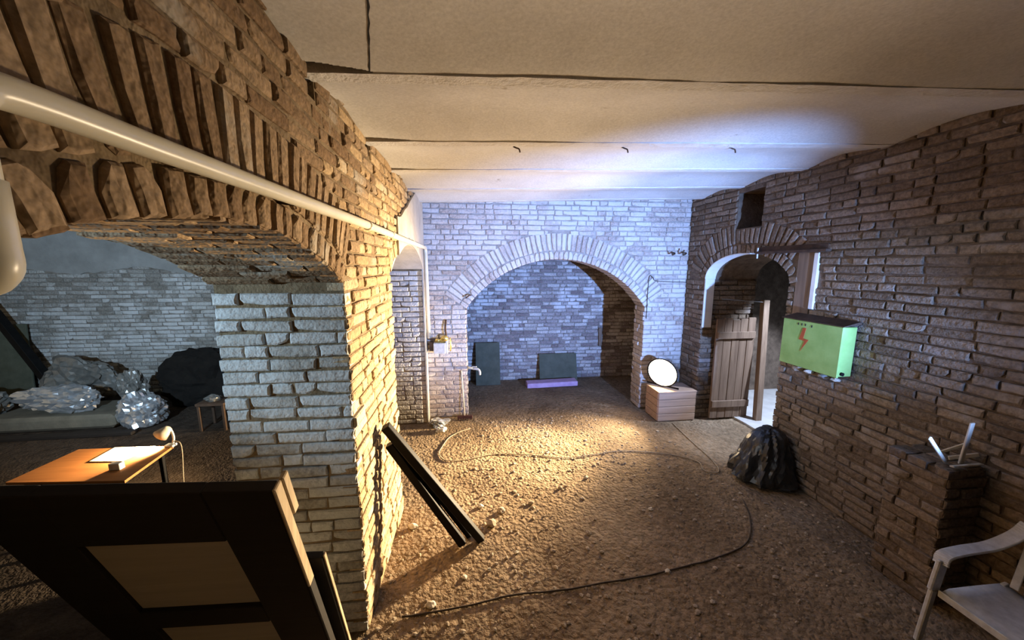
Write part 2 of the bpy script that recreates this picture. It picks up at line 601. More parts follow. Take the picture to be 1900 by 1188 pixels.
def fill_rows(br, frame, n, z0, z1, allowed, mk, course=0.078, joint=0.013, depth=0.10, proud=0.006, pstretch=0.55):
    """frame(u, z, out) -> world point ; n outward normal ; allowed(z) -> intervals of u"""
    n = np.array(n, float)
    v = np.array((0, 0, 1.0))
    u = np.cross(n, v)
    rows = int((z1 - z0) / course)
    for k in range(rows):
        z = z0 + (k + 0.5) * course
        for (a, b) in allowed(z):
            x = a + RNG.uniform(0, 0.004)
            first = True
            while b - x > 0.03:
                L = 0.277 if RNG.random() < pstretch else 0.134
                if first and k % 2:
                    L = 0.134 if L > 0.2 else 0.20
                first = False
                L += RNG.uniform(-.012, .012)
                if b - x - L < 0.06:
                    L = b - x
                    if L > 0.33:
                        L = L / 2
                h = course - joint + RNG.uniform(-.004, .003)
                c = frame(x + L / 2, z + RNG.uniform(-.003, .003), RNG.uniform(-proud, proud))
                tilt = RNG.normal(0, 0.008)
                uu = u * math.cos(tilt) + v * math.sin(tilt)
                vv_ = v * math.cos(tilt) - u * math.sin(tilt)
                br.put(c, uu, n, vv_, max(L - joint, 0.02), depth, h, mk)
                x += L


def ring(br, frame, n, uc, zc, rx, rz, t0, t1, height, mk, pitch=0.077, depth=0.10, joint=0.012):
    """voussoirs standing on an elliptical arc (angles measured from the crown)"""
    n = np.array(n, float)
    N = 400
    th = np.linspace(t0, t1, N)
    P = np.stack([uc + rx * np.sin(th), zc + rz * np.cos(th)], 1)
    s = np.concatenate([[0], np.cumsum(np.linalg.norm(np.diff(P, axis=0), axis=1))])
    cnt = max(1, int(round(s[-1] / pitch)))
    p = s[-1] / cnt
    U = np.array(frame(1, 0, 0)) - np.array(frame(0, 0, 0))
    Z = np.array((0, 0, 1.0))
    for i in range(cnt):
        t = np.interp((i + .5) * p, s, th)
        nu, nz = math.sin(t) / rx, math.cos(t) / rz
        L = math.hypot(nu, nz)
        nu, nz = nu / L, nz / L
        rad = U * nu + Z * nz
        h = height + RNG.uniform(-.012, .006)
        cu, cz = uc + rx * math.sin(t) + nu * height / 2, zc + rz * math.cos(t) + nz * height / 2
        wob = RNG.normal(0, 0.012)
        rad = rad + (U * nz - Z * nu) * wob
        rad /= np.linalg.norm(rad)
        tan = np.cross(n, rad)
        br.put(frame(cu, cz, RNG.uniform(-.004, .008)), tan, n, rad, p - joint + RNG.uniform(-.004, .004) + 0.0, depth, h - 0.008, mk)


def circ(half, rise):
    R = (half * half + rise * rise) / (2 * rise)
    return R, math.asin(half / R)


def subtract(iv, a, b):
    out = []
    for (p, q) in iv:
        if b <= p or a >= q:
            out.append((p, q))
            continue
        if a > p:
            out.append((p, a))
        if b < q:
            out.append((b, q))
    return out


def struct(o, label=None):
    o['kind'] = 'structure'
    if label:
        o['label'] = label
    return o


# ------------------------------------------------------------------ room constants
XL, XR, YB = -0.745, 3.615, 5.69
XLI = -1.485             # inner face of the left wall
ZTOP = 3.75
REC = 0.016              # mortar recess
# left arches (u = Y)
A1 = dict(c=1.28, half=0.92, spring=2.389, rise=0.246)
A2 = dict(c=4.47, half=1.02, spring=2.44, rise=0.30)
AB = dict(c=1.395, half=1.495, spring=1.80, rise=0.79)
for A in (A1, A2, AB):
    A['R'], A['th'] = circ(A['half'], A['rise'])
    A['zc'] = A['spring'] + A['rise'] - A['R']
DR = dict(c=4.47, half=0.74, spring=2.28, rise=0.37)
BEAMS = [0.10, 1.03, 1.96, 2.91, 3.70, 4.60, 5.42]


def zb(x):
    return 3.39 + 0.03 * (x - XL)


def ceil_z(x, y):
    for a, b in zip([-1.7] + BEAMS, BEAMS + [6.2]):
        if a <= y <= b:
            t = (y - a) / (b - a)
            return zb(x) + 0.004 + 0.055 * (b - a) * math.sin(math.pi * t) ** 1.6
    return zb(x)


def blocked_ring(A, z, outer):
    """half width that an arch with its brick ring takes out of a course"""
    if z < A['spring']:
        return A['half']
    Ro = A['R'] + outer
    zs = A['zc'] + Ro * math.cos(A['th'])
    if z < zs:
        return (z - A['zc']) * math.tan(A['th'])
    q = Ro * Ro - (z - A['zc']) ** 2
    return math.sqrt(q) if q > 0 else 0.0


def core_strips(mb, pt, u_edges, lower, upper, d0, d1, skip=None):
    """solid wall between depth d0 and d1, strip by strip along u"""
    for ua, ub in zip(u_edges[:-1], u_edges[1:]):
        um = (ua + ub) / 2
        for (la, lb, ta, tb) in lower(ua, ub, um):
            mb.hexa([pt(ua, d0, la), pt(ub, d0, lb), pt(ub, d1, lb), pt(ua, d1, la),
                     pt(ua, d0, ta), pt(ub, d0, tb), pt(ub, d1, tb), pt(ua, d1, ta)])


def arch_z(A, u, grow=0.0):
    q = (A['R'] + grow) ** 2 - (u - A['c']) ** 2
    return A['zc'] + math.sqrt(max(q, 0))


# ------------------------------------------------------------------ floor
def axis(segs):
    out = []
    for a, b, s in segs:
        n = max(1, int(round((b - a) / s)))
        out += [a + (b - a) * i / n for i in range(n)]
    return out + [segs[-1][1]]


xs = axis([(-1.52, 4.6, 0.045), (4.6, 9, 0.2)])
ys = axis([(-1.7, 1.3, 0.2), (1.3, 6.1, 0.045), (6.1, 9.0, 0.12)])
mb = MB()
mb.sheet([[(x, y, fh(x, y)) for x in xs] for y in ys])
floor = mb.build('floor', M['earth'], smooth=True)
struct(floor, 'trodden brown earth floor with rubble and dust')
mb = MB()
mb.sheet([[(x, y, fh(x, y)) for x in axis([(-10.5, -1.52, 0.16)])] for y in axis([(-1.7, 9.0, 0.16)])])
struct(mb.build('floor_left_room', M['earth_shaded'], smooth=True), 'dark earth floor of the left room, its shade put into the colour')

# ------------------------------------------------------------------ ceiling : shallow vaults between beams
cx = axis([(XL - 0.12, XL + 0.42, 0.014), (XL + 0.42, XR + 0.12, 0.12)])
cyy = []
for a, b in zip([-1.7] + BEAMS, BEAMS + [6.2]):
    cyy += [a + (b - a - 0.14) * i / 20 for i in range(20)] + [b - 0.14 + 0.14 * i / 26 for i in range(26)]
cyy.append(6.2)
GAPS = {1.96: (0.30, 0.075), 2.91: (0.36, 0.05), 3.70: (0.24, 0.035), 4.60: (0.20, 0.03)}
mb = MB()
mb.sheet([[(x, y, ceil_z(x, y) + noise.noise((x * 1.3, y * 1.3, 5)) * 0.006) for x in cx] for y in cyy][::-1], 0.25, (0, 0, 1))
nfb = (len(cx) - 1) * (len(cyy) - 1)
keep = []
for i, f in enumerate(mb.f):
    if i < nfb:
        mx_ = sum(mb.v[q][0] for q in f) / 4
        my_ = sum(mb.v[q][1] for q in f) / 4
        cut = False
        for gy, (gl, gw) in GAPS.items():
            t = (mx_ - XL) / gl
            if t < 1 and gy - 0.045 - gw * (1 - max(t, 0)) ** 0.7 < my_ < gy - 0.035:
                cut = True
        if cut:
            continue
    keep.append(f)
mb.f = keep
ceiling = mb.build('ceiling', M['ceiling'], smooth=False)
for pl in ceiling.data.polygons:
    pl.use_smooth = abs(pl.normal.z) > 0.5
struct(ceiling, 'limewashed ceiling of shallow vaults between plastered beams')
for yb_ in BEAMS:
    mb = MB()
    n = 60
    rows = []
    for i in range(n + 1):
        x = XL - 0.02 + (XR - XL + 0.05) * i / n
        hw = 0.045 + noise.noise((x * 5, yb_ * 3, 1)) * 0.006
        zz = zb(x) + 0.000 + noise.noise((x * 6, yb_, 7)) * 0.004
        rows.append([(x, yb_ - hw - 0.012, zz + 0.07), (x, yb_ - hw, zz), (x, yb_ + hw, zz), (x, yb_ + hw + 0.012, zz + 0.07)])
    mb.sheet(rows)
    mb.build('beam', M['beam'], ceiling)
# dark ribbon for the crack running up the near vault
mb = MB()
cp = [(-0.335 - 0.13 * i / 12 + 0.0015 * math.sin(i * 2.7), 1.42 + 0.49 * i / 12) for i in range(13)]
mb.sheet([[(x - 0.002 - 0.0035 * ((i * 5) % 4) / 3, y, ceil_z(x, y) - 0.003) for (x, y) in [cp[i]]] + [(cp[i][0] + 0.002 + 0.003 * (i % 2), cp[i][1], ceil_z(*cp[i]) - 0.003)] for i in range(13)], 0.004, (0, 0, 1))
mb.build('crack', M['shade_and_ink'], ceiling)

# ------------------------------------------------------------------ left wall (two arches)
H1, H2 = A1['half'] + REC, A2['half'] + REC
U = axis([(-1.7, A1['c'] - H1, 0.5)])
U += [A1['c'] - H1 + 2 * H1 * i / 28 for i in range(1, 29)]
U += [A2['c'] - H2 + 2 * H2 * i / 24 for i in range(0, 25)]
U += [7.5]
# beam pockets cut into the wall head
POCK = [(1.90, 2.0, 3.30, 3.43), (2.86, 2.95, 3.31, 3.42), (3.66, 3.73, 3.32, 3.42), (4.57, 4.63, 3.33, 3.42)]
U = sorted(set([round(x, 4) for x in U] + [p for q in POCK for p in q[:2]]))


def left_lower(ua, ub, um):
    la = lb = -0.05
    for A in (A1, A2):
        if abs(um - A['c']) < A['half'] + REC:
            la, lb = arch_z(A, ua, REC), arch_z(A, ub, REC)
    for (p, q, z0, z1) in POCK:
        if p - 1e-6 <= ua and ub <= q + 1e-6:
            return [(la, lb, z0, z0), (z1, z1, ZTOP, ZTOP)]
    return [(la, lb, ZTOP, ZTOP)]


mb = MB()
core_strips(mb, lambda u, d, z: (d, u, z), U, left_lower, None, XLI + REC, XL - 0.012)
wall_left = mb.build('wall_left', M['mortar_warm'])
struct(wall_left, 'brick side wall with two low arches, lit yellow')
for (p, q, z0, z1) in POCK:
    MB().box((XL - 0.30, p - 0.01, z0 - 0.02), (XL - 0.26, q + 0.01, z1 + 0.02)).build('pocket_back', M['shade_and_ink'], wall_left)  # black plate gives the pocket its shade

BL = Bricks()
fl = lambda u, z, o: (XL + o, u, z)
RING1 = 0.41


def allow_left(z):
    iv = [(0.2, 7.4)]
    h = blocked_ring(A1, z, RING1)
    if h > 0:
        iv = subtract(iv, A1['c'] - h, A1['c'] + h)
    h = blocked_ring(A2, z, 0.16)
    if h > 0:
        iv = subtract(iv, A2['c'] - h, A2['c'] + h)
    for (p, q, z0, z1) in POCK:
        if z0 - 0.02 < z < z1 + 0.02:
            iv = subtract(iv, p, q)
    iv = subtract(iv, 5.66, 8)
    return iv


fill_rows(BL, fl, (1, 0, 0), 0.0, ZTOP, allow_left, 'brick_face', proud=0.009, pstretch=0.4)
ring(BL, fl, (1, 0, 0), A1['c'], A1['zc'], A1['R'], A1['R'], -A1['th'], A1['th'], 0.125, 'brick_brown_dim', joint=0.009)
ring(BL, fl, (1, 0, 0), A1['c'], A1['zc'], A1['R'] + 0.13, A1['R'] + 0.13, -A1['th'], A1['th'], 0.28, 'brick_brown_dim', joint=0.009)
BL.items = [it[:7] + (('brick_brown_dim',) if it[0][2] > 2.45 and it[0][1] < 2.0 + 1.3 * RNG.random() and it[7] == 'brick_face' else it[7:]) for it in BL.items]  # upper bricks nearer the camera get the dimmed brick, like the beam's falloff
ring(BL, fl, (1, 0, 0), A2['c'], A2['zc'], A2['R'], A2['R'], -A2['th'], A2['th'], 0.15, 'brick_face')
# soffit of the first arch: bricks on edge running through the wall
cnt = int(round(2 * A1['th'] * A1['R'] / 0.077))
for i in range(cnt):
    t = -A1['th'] + (i + .5) * 2 * A1['th'] / cnt
    n = np.array((0, -math.sin(t), -math.cos(t)))
    tan = np.array((0, math.cos(t), -math.sin(t)))
    x = XL - 0.005 - (0.0 if i % 2 else 0.13)
    first = True
    edges = [XL - 0.004]
    if i % 2 == 0:
        edges.append(XL - 0.135)
    while edges[-1] > XLI + 0.2:
        edges.append(edges[-1] - 0.245)
    edges[-1] = XLI
    for a, b in zip(edges[:-1], edges[1:]):
        cc = np.array(((a + b) / 2, A1['c'] + A1['R'] * math.sin(t), A1['zc'] + A1['R'] * math.cos(t))) + n * RNG.uniform(-.006, .008)
        uu = np.cross(n, tan)
        BL.put(cc, uu, n, tan, a - b - 0.012, 0.06, 0.064, 'brick_brown_dim')
# front faces of the two piers (they look towards the camera)
fp1 = lambda u, z, o: (u, 2.2 - o, z)
fill_rows(BL, fp1, (0, -1, 0), 0.0, 2.40, lambda z: [(XLI, XL - 0.004)], 'brick_pier', proud=0.009, pstretch=0.75)
yp2 = A2['c'] + A2['half']
fill_rows(BL, lambda u, z, o: (u, yp2 - o, z), (0, -1, 0), 0.0, 2.42, lambda z: [(XLI, XL - 0.06)], 'brick_pier', pstretch=0.6)
BL.finish(wall_left)
# plaster skin over the second arch and the corner above it
mb = MB()
for i in range(20):
    u0, u1 = A2['c'] - A2['half'] + 2 * A2['half'] * i / 20, A2['c'] - A2['half'] + 2 * A2['half'] * (i + 1) / 20
    if u1 < 3.75:
        continue
    top = lambda u: 2.98 + 0.50 * max(0, min(1, (u - 3.9) / 1.2)) + 0.04 * noise.noise((u * 4, 0, 2))
    if u1 > 3.78:
        za, zc_ = arch_z(A2, u0), arch_z(A2, min(u1, A2['c'] + A2['half']))
        mb.hexa([(XL, u0, za), (XL + .022, u0, za), (XL + .022, u1, zc_), (XL, u1, zc_), (XL, u0, top(u0)), (XL + .022, u0, top(u0)), (XL + .022, u1, top(u1)), (XL, u1, top(u1))])
mb.box((XL, yp2, 0.0), (XL + 0.022, YB, 3.42))
mb.build('plaster_skin', M['plaster'], wall_left)
# smooth plaster on the second soffit
mb = MB()
rows = []
for i in range(25):
    t = -A2['th'] + 2 * A2['th'] * i / 24
    y, z = A2['c'] + A2['R'] * math.sin(t), A2['zc'] + A2['R'] * math.cos(t)
    rows.append([(XL, y, z - 0.002), (XLI, y, z - 0.002)])
mb.sheet(rows, 0.03, (0, 0, 1))
mb.build('soffit_plaster', M['plaster'], wall_left)

# ------------------------------------------------------------------ back wall
HB = AB['half'] + REC
UB = [XL - 0.3, XL] + [AB['c'] - HB + 2 * HB * i / 40 for i in range(41)] + [XR, XR + 0.3]
BT = 0.36


def back_lower(ua, ub, um):
    if abs(um - AB['c']) < HB:
        return [(arch_z(AB, ua, REC), arch_z(AB, ub, REC), ZTOP, ZTOP)]
    return [(-0.05, -0.05, ZTOP, ZTOP)]


mb = MB()
core_strips(mb, lambda u, d, z: (u, d, z), UB, back_lower, None, YB + REC, YB + BT)
wall_back = mb.build('wall_back', M['mortar_pale'])
struct(wall_back, 'whitewashed brick end wall with a wide round arch')
BB = Bricks()
fb = lambda u, z, o: (u, YB - o, z)


def allow_back(z):
    iv = [(XL, XR)]
    h = blocked_ring(AB, z, 0.42)
    if h > 0:
        iv = subtract(iv, AB['c'] - h, AB['c'] + h)
    return iv


fill_rows(BB, fb, (0, -1, 0), 0.0, ZTOP, allow_back, 'brick_back')
ring(BB, fb, (0, -1, 0), AB['c'], AB['zc'], AB['R'], AB['R'], -AB['th'], AB['th'], 0.13, 'brick_back')
ring(BB, fb, (0, -1, 0), AB['c'], AB['zc'], AB['R'] + 0.135, AB['R'] + 0.135, -AB['th'], AB['th'], 0.28, 'brick_back')
# jambs and soffit of the arch
for s in (-1, 1):
    xj = AB['c'] + s * AB['half']
    fill_rows(BB, lambda u, z, o, xj=xj, s=s: (xj - s * o, u, z), (-s, 0, 0), 0.0, AB['spring'], lambda z: [(YB + 0.004, YB + BT)], 'brick_back', proud=0.012, depth=0.06)
cnt = int(round(2 * AB['th'] * AB['R'] / 0.077))
for i in range(cnt):
    t = -AB['th'] + (i + .5) * 2 * AB['th'] / cnt
    n = np.array((-math.sin(t), 0, -math.cos(t)))
    tan = np.array((math.cos(t), 0, -math.sin(t)))
    cc = np.array((AB['c'] + AB['R'] * math.sin(t), YB + BT / 2, AB['zc'] + AB['R'] * math.cos(t)))
    BB.put(cc, np.cross(n, tan), n, tan, BT - 0.01, 0.06, 0.064, 'brick_back')
BB.finish(wall_back)

# ------------------------------------------------------------------ room behind the arch
YBR = 7.5
mb = MB()
mb.box((XL - 0.3, YBR + REC, -0.05), (XR + 0.8, YBR + 0.4, ZTOP))
wall_far = mb.build('wall_far', M['mortar_grey'])
struct(wall_far, 'whitewashed brick wall of the room behind the arch')
BF = Bricks()
fill_rows(BF, lambda u, z, o: (u, YBR - o, z), (0, -1, 0), 0.0, 3.1, lambda z: [(XL, XR + 0.3)], 'brick_backroom', proud=0.008)
BF.finish(wall_far)
mb = MB()
mb.box((XR + 0.3, YB + BT, -0.05), (XR + 0.7, YBR, ZTOP))
struct(mb.build('wall_far_side', M['mortar_dark']), 'dark side wall of the room behind the arch')
mb = MB()
mb.box((XL - 0.3, YB + BT, 3.05), (XR + 0.8, YBR + 0.2, 3.3))
struct(mb.build('ceiling_far', M['plaster_grey']), 'plastered ceiling of the room behind the arch')

# ------------------------------------------------------------------ right wall with doorway
XRO = 4.50
VENT = (4.22, 4.66, 2.985, 3.46)
POST = (3.45, 3.64, 1.90, 2.64)
d0, d1 = DR['c'] - DR['half'], DR['c'] + DR['half']
UR = [-1.7, 0.5] + [POST[0], POST[1]] + [d0 - REC + (d1 - d0 + 2 * REC) * i / 28 for i in range(29)] + [VENT[0], VENT[1], YB + 0.4]
UR = sorted(set(round(x, 4) for x in UR))


def dr_z(u, grow=0.0):
    t = (u - DR['c']) / (DR['half'] + grow)
    return DR['spring'] + (DR['rise'] + grow) * math.sqrt(max(0, 1 - t * t))


def right_lower(ua, ub, um):
    la = lb = -0.05
    if d0 - REC - 1e-4 < um < d1 + REC + 1e-4:
        la, lb = dr_z(ua, REC), dr_z(ub, REC)
    if VENT[0] < um < VENT[1]:
        return [(la, lb, VENT[2], VENT[2]), (VENT[3], VENT[3], ZTOP, ZTOP)]
    return [(la, lb, ZTOP, ZTOP)]


mb = MB()
core_strips(mb, lambda u, d, z: (d, u, z), UR, right_lower, None, XR + REC, XRO)
wall_right = mb.build('wall_right', M['mortar_dark'])
struct(wall_right, 'rough brown brick wall with an arched doorway')
BR = Bricks()
fr = lambda u, z, o: (XR - o, u, z)


def allow_right(z):
    iv = [(0.6, YB)]
    if z < DR['spring']:
        iv = subtract(iv, d0, d1)
    else:
        g = 0.42
        if z < DR['spring'] + DR['rise'] + g:
            t = (z - DR['spring']) / (DR['rise'] + g)
            h = (DR['half'] + g) * math.sqrt(max(0, 1 - t * t))
            iv = subtract(iv, DR['c'] - h, DR['c'] + h)
    if VENT[2] - 0.03 < z < VENT[3] + 0.02:
        iv = subtract(iv, VENT[0], VENT[1])
    if POST[2] - 0.02 < z < POST[3]:
        iv = subtract(iv, POST[0], POST[1])
    return iv


fill_rows(BR, fr, (-1, 0, 0), 0.0, ZTOP, allow_right, 'brick_right', proud=0.010, pstretch=0.6)
for g, hh in ((0.0, 0.125), (0.13, 0.28)):
    b4 = len(BR.items)
    ring(BR, fr, (-1, 0, 0), DR['c'], DR['spring'], DR['half'] + g, DR['rise'] + g, -1.57, 1.57, hh, 'brick_right')
    kept = []
    for it in BR.items[b4:]:
        c, lz = it[0].copy(), it[6]
        if POST[0] < c[1] < POST[1] and POST[2] < c[2] < POST[3]:
            continue
        if VENT[0] - .02 < c[1] < VENT[1] + .02 and c[2] + lz / 2 > VENT[2] - .01:
            bot = c[2] - lz / 2
            lz = VENT[2] - .015 - bot
            if lz < 0.05:
                continue
            c = it[0] - it[3] * (it[6] - lz) / 2
        kept.append((c,) + it[1:6] + (lz, it[7]))
    BR.items = BR.items[:b4] + kept
# jamb faces inside the doorway
fill_rows(BR, lambda u, z, o: (u, d1 - o, z), (0, -1, 0), 0.0, DR['spring'] + 0.05, lambda z: [(XR + 0.004, XRO)], 'brick_right', proud=0.012, depth=0.06)
# low brick stub standing out of the wall near the chair
BU = (3.29, 1.93, 2.30, 1.075)
fill_rows(BR, lambda u, z, o: (u, BU[1] - o, z), (0, -1, 0), 0.0, BU[3], lambda z: [(BU[0], XR)], 'brick_right', proud=0.012, depth=0.08)
fill_rows(BR, lambda u, z, o: (BU[0] - o, u, z), (-1, 0, 0), 0.0, BU[3], lambda z: [(BU[1], BU[2])], 'brick_right', proud=0.012, depth=0.08)
for i in range(3):
    for j in range(2):
        BR.put((BU[0] + 0.075 + 0.15 * j, BU[1] + 0.065 + 0.125 * i, BU[3] + RNG.uniform(-.012, .006)), (1, 0, 0), (0, 0, 1), (0, -1, 0), 0.14, 0.06, 0.115, 'brick_right')
BR.finish(wall_right)
MB().box((BU[0] + REC, BU[1] + REC, -0.03), (XR + 0.05, BU[2], BU[3] - 0.02)).build('buttress_core', M['mortar_dark'], wall_right)
# pale limewashed lip of the doorway: reveal along the far side of the arch
mb = MB()
rows = []
for i in range(15):
    t = 1.57 - 1.75 * i / 14
    u, z = DR['c'] + (DR['half'] - 0.004) * math.sin(t), DR['spring'] + (DR['rise'] - 0.004) * math.cos(t)
    rows.append([(XR - 0.004, u, z), (XR + 0.17, u, z)])
mb.sheet(rows, 0.012, (0, 0.3, 0.9))
mb.box((XR - 0.004, d1 - 0.022, 1.52), (XR + 0.15, d1 - 0.004, DR['spring']))
mb.build('reveal_plaster', M['whitewash'], wall_right)
mb = MB()
mb.box((XR - 0.012, 3.39, 2.03), (XR + 0.03, 3.445, 2.63), 0.006)
mb.build('plaster_strip', M['whitewash'], wall_right)
MB().box((XR + 0.0, POST[0], POST[2] - 0.02), (XR + 0.12, POST[1], POST[3]), 0.006).build('post', M['old_wood'], wall_right)
MB().box((XR + 0.7, VENT[0] - .02, VENT[2] - .02), (XR + 0.74, VENT[1] + .02, VENT[3] + .02)).build('vent_back', M['shade_and_ink'], wall_right)  # black plate painted as the shade deep in the vent
# corridor beyond
mb = MB()
mb.sheet([[(XRO - 0.25 + 0.03 * noise.noise((y * 3, 0, 0)) + (9.2 - XRO) * i / 12, y, 0.03 + 0.006 * noise.noise((i, y * 2, 0))) for y in [3.0 + 3.3 * j / 14 for j in range(15)]] for i in range(13)][::-1], 0.06, (0, 0, -1))
struct(mb.build('floor_corridor', grain_mat('pale_concrete', (0.42, 0.41, 0.39), (0.58, 0.57, 0.55), 4, 0.95, 0.4, 0.01)), 'pale concrete floor of the passage behind the doorway')
mb = MB()
mb.box((XRO, 6.25, -0.05), (9.0, 6.5, ZTOP))
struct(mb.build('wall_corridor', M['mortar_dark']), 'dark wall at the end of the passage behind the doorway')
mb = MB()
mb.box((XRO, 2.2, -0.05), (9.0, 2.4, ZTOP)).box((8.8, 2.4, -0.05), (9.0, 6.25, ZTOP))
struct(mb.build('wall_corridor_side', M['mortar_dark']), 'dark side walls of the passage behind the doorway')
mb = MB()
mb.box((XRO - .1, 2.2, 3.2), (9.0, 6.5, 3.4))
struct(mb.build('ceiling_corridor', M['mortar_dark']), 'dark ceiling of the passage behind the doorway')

# ------------------------------------------------------------------ room on the left
XFL = -10.4
mb = MB()
mb.box((XFL, YBR + REC, -0.05), (XL - 0.3, YBR + 0.4, ZTOP))
wall_lr = mb.build('wall_left_room', M['mortar_grey'])
struct(wall_lr, 'grey whitewashed brick wall at the far end of the left room')
BLR = Bricks()


def allow_lr(z):
    iv = [(-9.6, XLI)]
    return iv


fill_rows(BLR, lambda u, z, o: (u, YBR - o, z), (0, -1, 0), 0.0, 2.58, allow_lr, 'brick_left_room')
# ragged lower edge of the plaster: drop some of the top courses
BLR.items = [it for it in BLR.items if it[0][2] < 2.26 + 0.16 * noise.noise((it[0][0] * 0.9, 0, 4.2)) + 0.10]
BLR.finish(wall_lr)
mb = MB()
n = 120
grid = []
xs_ = [XFL + (XLI - XFL) * i / n for i in range(n + 1)]
grid.append([(x, YBR - 0.018, 2.36 + 0.16 * noise.noise((x * 0.9, 0, 4.2)) + 0.04 * noise.noise((x * 6, 0, 1))) for x in xs_])
grid.append([(x, YBR - 0.022, 2.9) for x in xs_])
grid.append([(x, YBR - 0.022, ZTOP) for x in xs_])
mb.sheet(grid, 0.05, (0, 1, 0))
mb.build('plaster_skin', M['plaster_grey'], wall_lr)
MB().box((-5.55, YBR - 0.05, 2.66), (-5.05, YBR - 0.01, 2.82), 0.03).build('hole_shade', M['shade_and_ink'], wall_lr)  # black box set on the wall, colour stands for a hole's shade
mb = MB()
mb.box((XFL - .3, -1.7, -0.05), (XFL, YBR + .3, ZTOP))
struct(mb.build('wall_left_room_side', M['plaster_grey']), 'plain side wall of the left room')
mb = MB()
mb.box((XFL - .3, -1.7, 3.45), (XLI + 0.05, YBR + .3, 3.7))
struct(mb.build('ceiling_left_room', M['plaster_grey']), 'grey plaster ceiling of the left room')
mb = MB()
mb.box((XFL - .3, -1.9, -0.05), (9, -1.7, ZTOP))
struct(mb.build('wall_front', M['mortar_warm']), 'brick wall behind the photographer')

# ------------------------------------------------------------------ pipe on the left wall
PX, PZ, PR = XL + 0.052, 2.757, 0.027
pipe = empty('wall_pipe', (PX, 0.62, PZ), 'long cream painted pipe running along the left wall above the arches', 'pipe')
mb = MB()
mb.tube(bez([(PX, 0.603, 2.60), (PX, 0.605, 2.70), (PX, 0.623, PZ - 0.012), (PX, 0.68, PZ), (PX, 0.9, PZ)], 6) + [(PX, 2.5, PZ + .008), (PX, 4.0, PZ + .002)] + bez([(PX, 5.45, PZ), (PX, 5.565, PZ - .004), (PX, 5.60, PZ - 0.04), (PX + .004, 5.60, PZ - 0.12)], 6) + [(PX + 0.008, 5.60, 1.36)], PR, 16)
mb.build('pipe_run', M['pipe'], pipe, True)
mb = MB()
mb.tube([(PX, 0.603, 2.62), (PX, 0.603, 2.55)] + bez([(PX, 0.603, 2.53), (PX - .004, 0.603, 2.492), (PX - .05, 0.608, 2.478), (PX - .2, 0.618, 2.475)], 6), PR + 0.004, 16)
mb.build('pipe_drop', M['pipe'], pipe, True)
for y in (2.58, 3.30, 4.4):
    MB().tube([(PX, y - 0.03, PZ + .006), (PX, y + 0.03, PZ + .006)], PR + 0.004, 16).build('coupling', M['pipe'], pipe, True)
for y in (1.55, 3.05, 5.0):
    MB().tube([(XL - 0.03, y, PZ - .01), (PX, y, PZ - PR + .006)], 0.006, 8).build('pipe_hook', M['rust'], pipe)

# gas valve and meter in the back left corner
valve = empty('gas_valve', (-0.55, 5.6, 1.25), 'brass gas valve with small pale regulator box on the back wall', 'valve')
MB().tube([(PX + .008, 5.60, 1.38), (PX + .03, 5.60, 1.34), (-0.52, 5.60, 1.34), (-0.42, 5.60, 1.37)], 0.02, 10).build('inlet', M['rust'], valve, True)
MB().lathe((-0.60, 5.60, 1.32), (1, 0, 0), [(0.02, 0), (0.035, .02), (0.035, .07), (0.028, .08), (0.045, .10), (0.045, .15), (0.02, .17)], 14).build('valve_body', M['brass'], valve, True)
MB().lathe((-0.44, 5.57, 1.36), (0, -1, 0), [(0.05, 0), (0.055, .02), (0.04, .05), (0.015, .06)], 14).build('cap', M['brass'], valve, True)
MB().box((-0.615, 5.52, 1.12), (-0.43, 5.68, 1.29), 0.008).build('regulator_box', M['meter'], valve)
MB().box((-0.43, 5.53, 1.12), (-0.395, 5.66, 1.33), 0.006).build('side_plate', M['white_plastic'], valve)
MB().box((-0.68, 5.56, 1.16), (-0.62, 5.68, 1.30), 0.006).build('bracket', M['rust'], valve)
MB().tube(bez([(-0.36, 5.62, 1.36), (-0.35, 5.6, 1.25), (-0.36, 5.62, 1.14)], 6), 0.012, 8).build('outlet', M['brass'], valve, True)
MB().tube(bez([(-0.42, 5.62, 1.38), (-0.43, 5.61, 1.52), (-0.42, 5.66, 1.64)], 6), 0.016, 8).build('riser', M['rust'], valve, True)

# water tap on the arch jamb
tap = empty('water_tap', (-0.08, 5.62, 0.82), 'small pale water tap sticking out of the back arch jamb', 'tap')
MB().tube([(-0.12, 5.75, 0.83), (0.00, 5.64, 0.83)], 0.018, 10).build('stub', M['pipe'], tap, True)
MB().tube(bez([(0.0, 5.64, 0.83), (0.07, 5.60, 0.83), (0.10, 5.58, 0.80), (0.105, 5.58, 0.74)], 5), [0.02] * 5 + [0.016] * 10 + [0.013], 10).build('spout', M['white_plastic'], tap, True)
MB().bar((-0.02, 5.62, 0.87), (0.05, 5.59, 0.875), 0.014, 0.014).build('handle', M['white_plastic'], tap)

# ------------------------------------------------------------------ broom, rags at the back left
bro = empty('broom', (-0.17, 5.55, 0), 'broom with pale handle standing by the back arch jamb', 'broom')
MB().tube([(-0.155, 5.54, 0.06), (-0.195, 5.66, 0.80)], 0.011, 8).build('handle', M['pale_slat'], bro, True)
bhead = MB().bar((-0.27, 5.54, 0.055), (-0.03, 5.53, 0.055), 0.05, 0.04).build('head', M['broom'], bro)
mb = MB()
for i in range(24):
    x = -0.265 + 0.23 * i / 23
    mb.bar((x, 5.535 + random.uniform(-.02, .02), 0.04), (x + random.uniform(-.015, .015), 5.53 + random.uniform(-.03, .03), 0.005), 0.008, 0.008, (1, 0, 0))
o = mb.build('bristles', M['broom'], bhead)


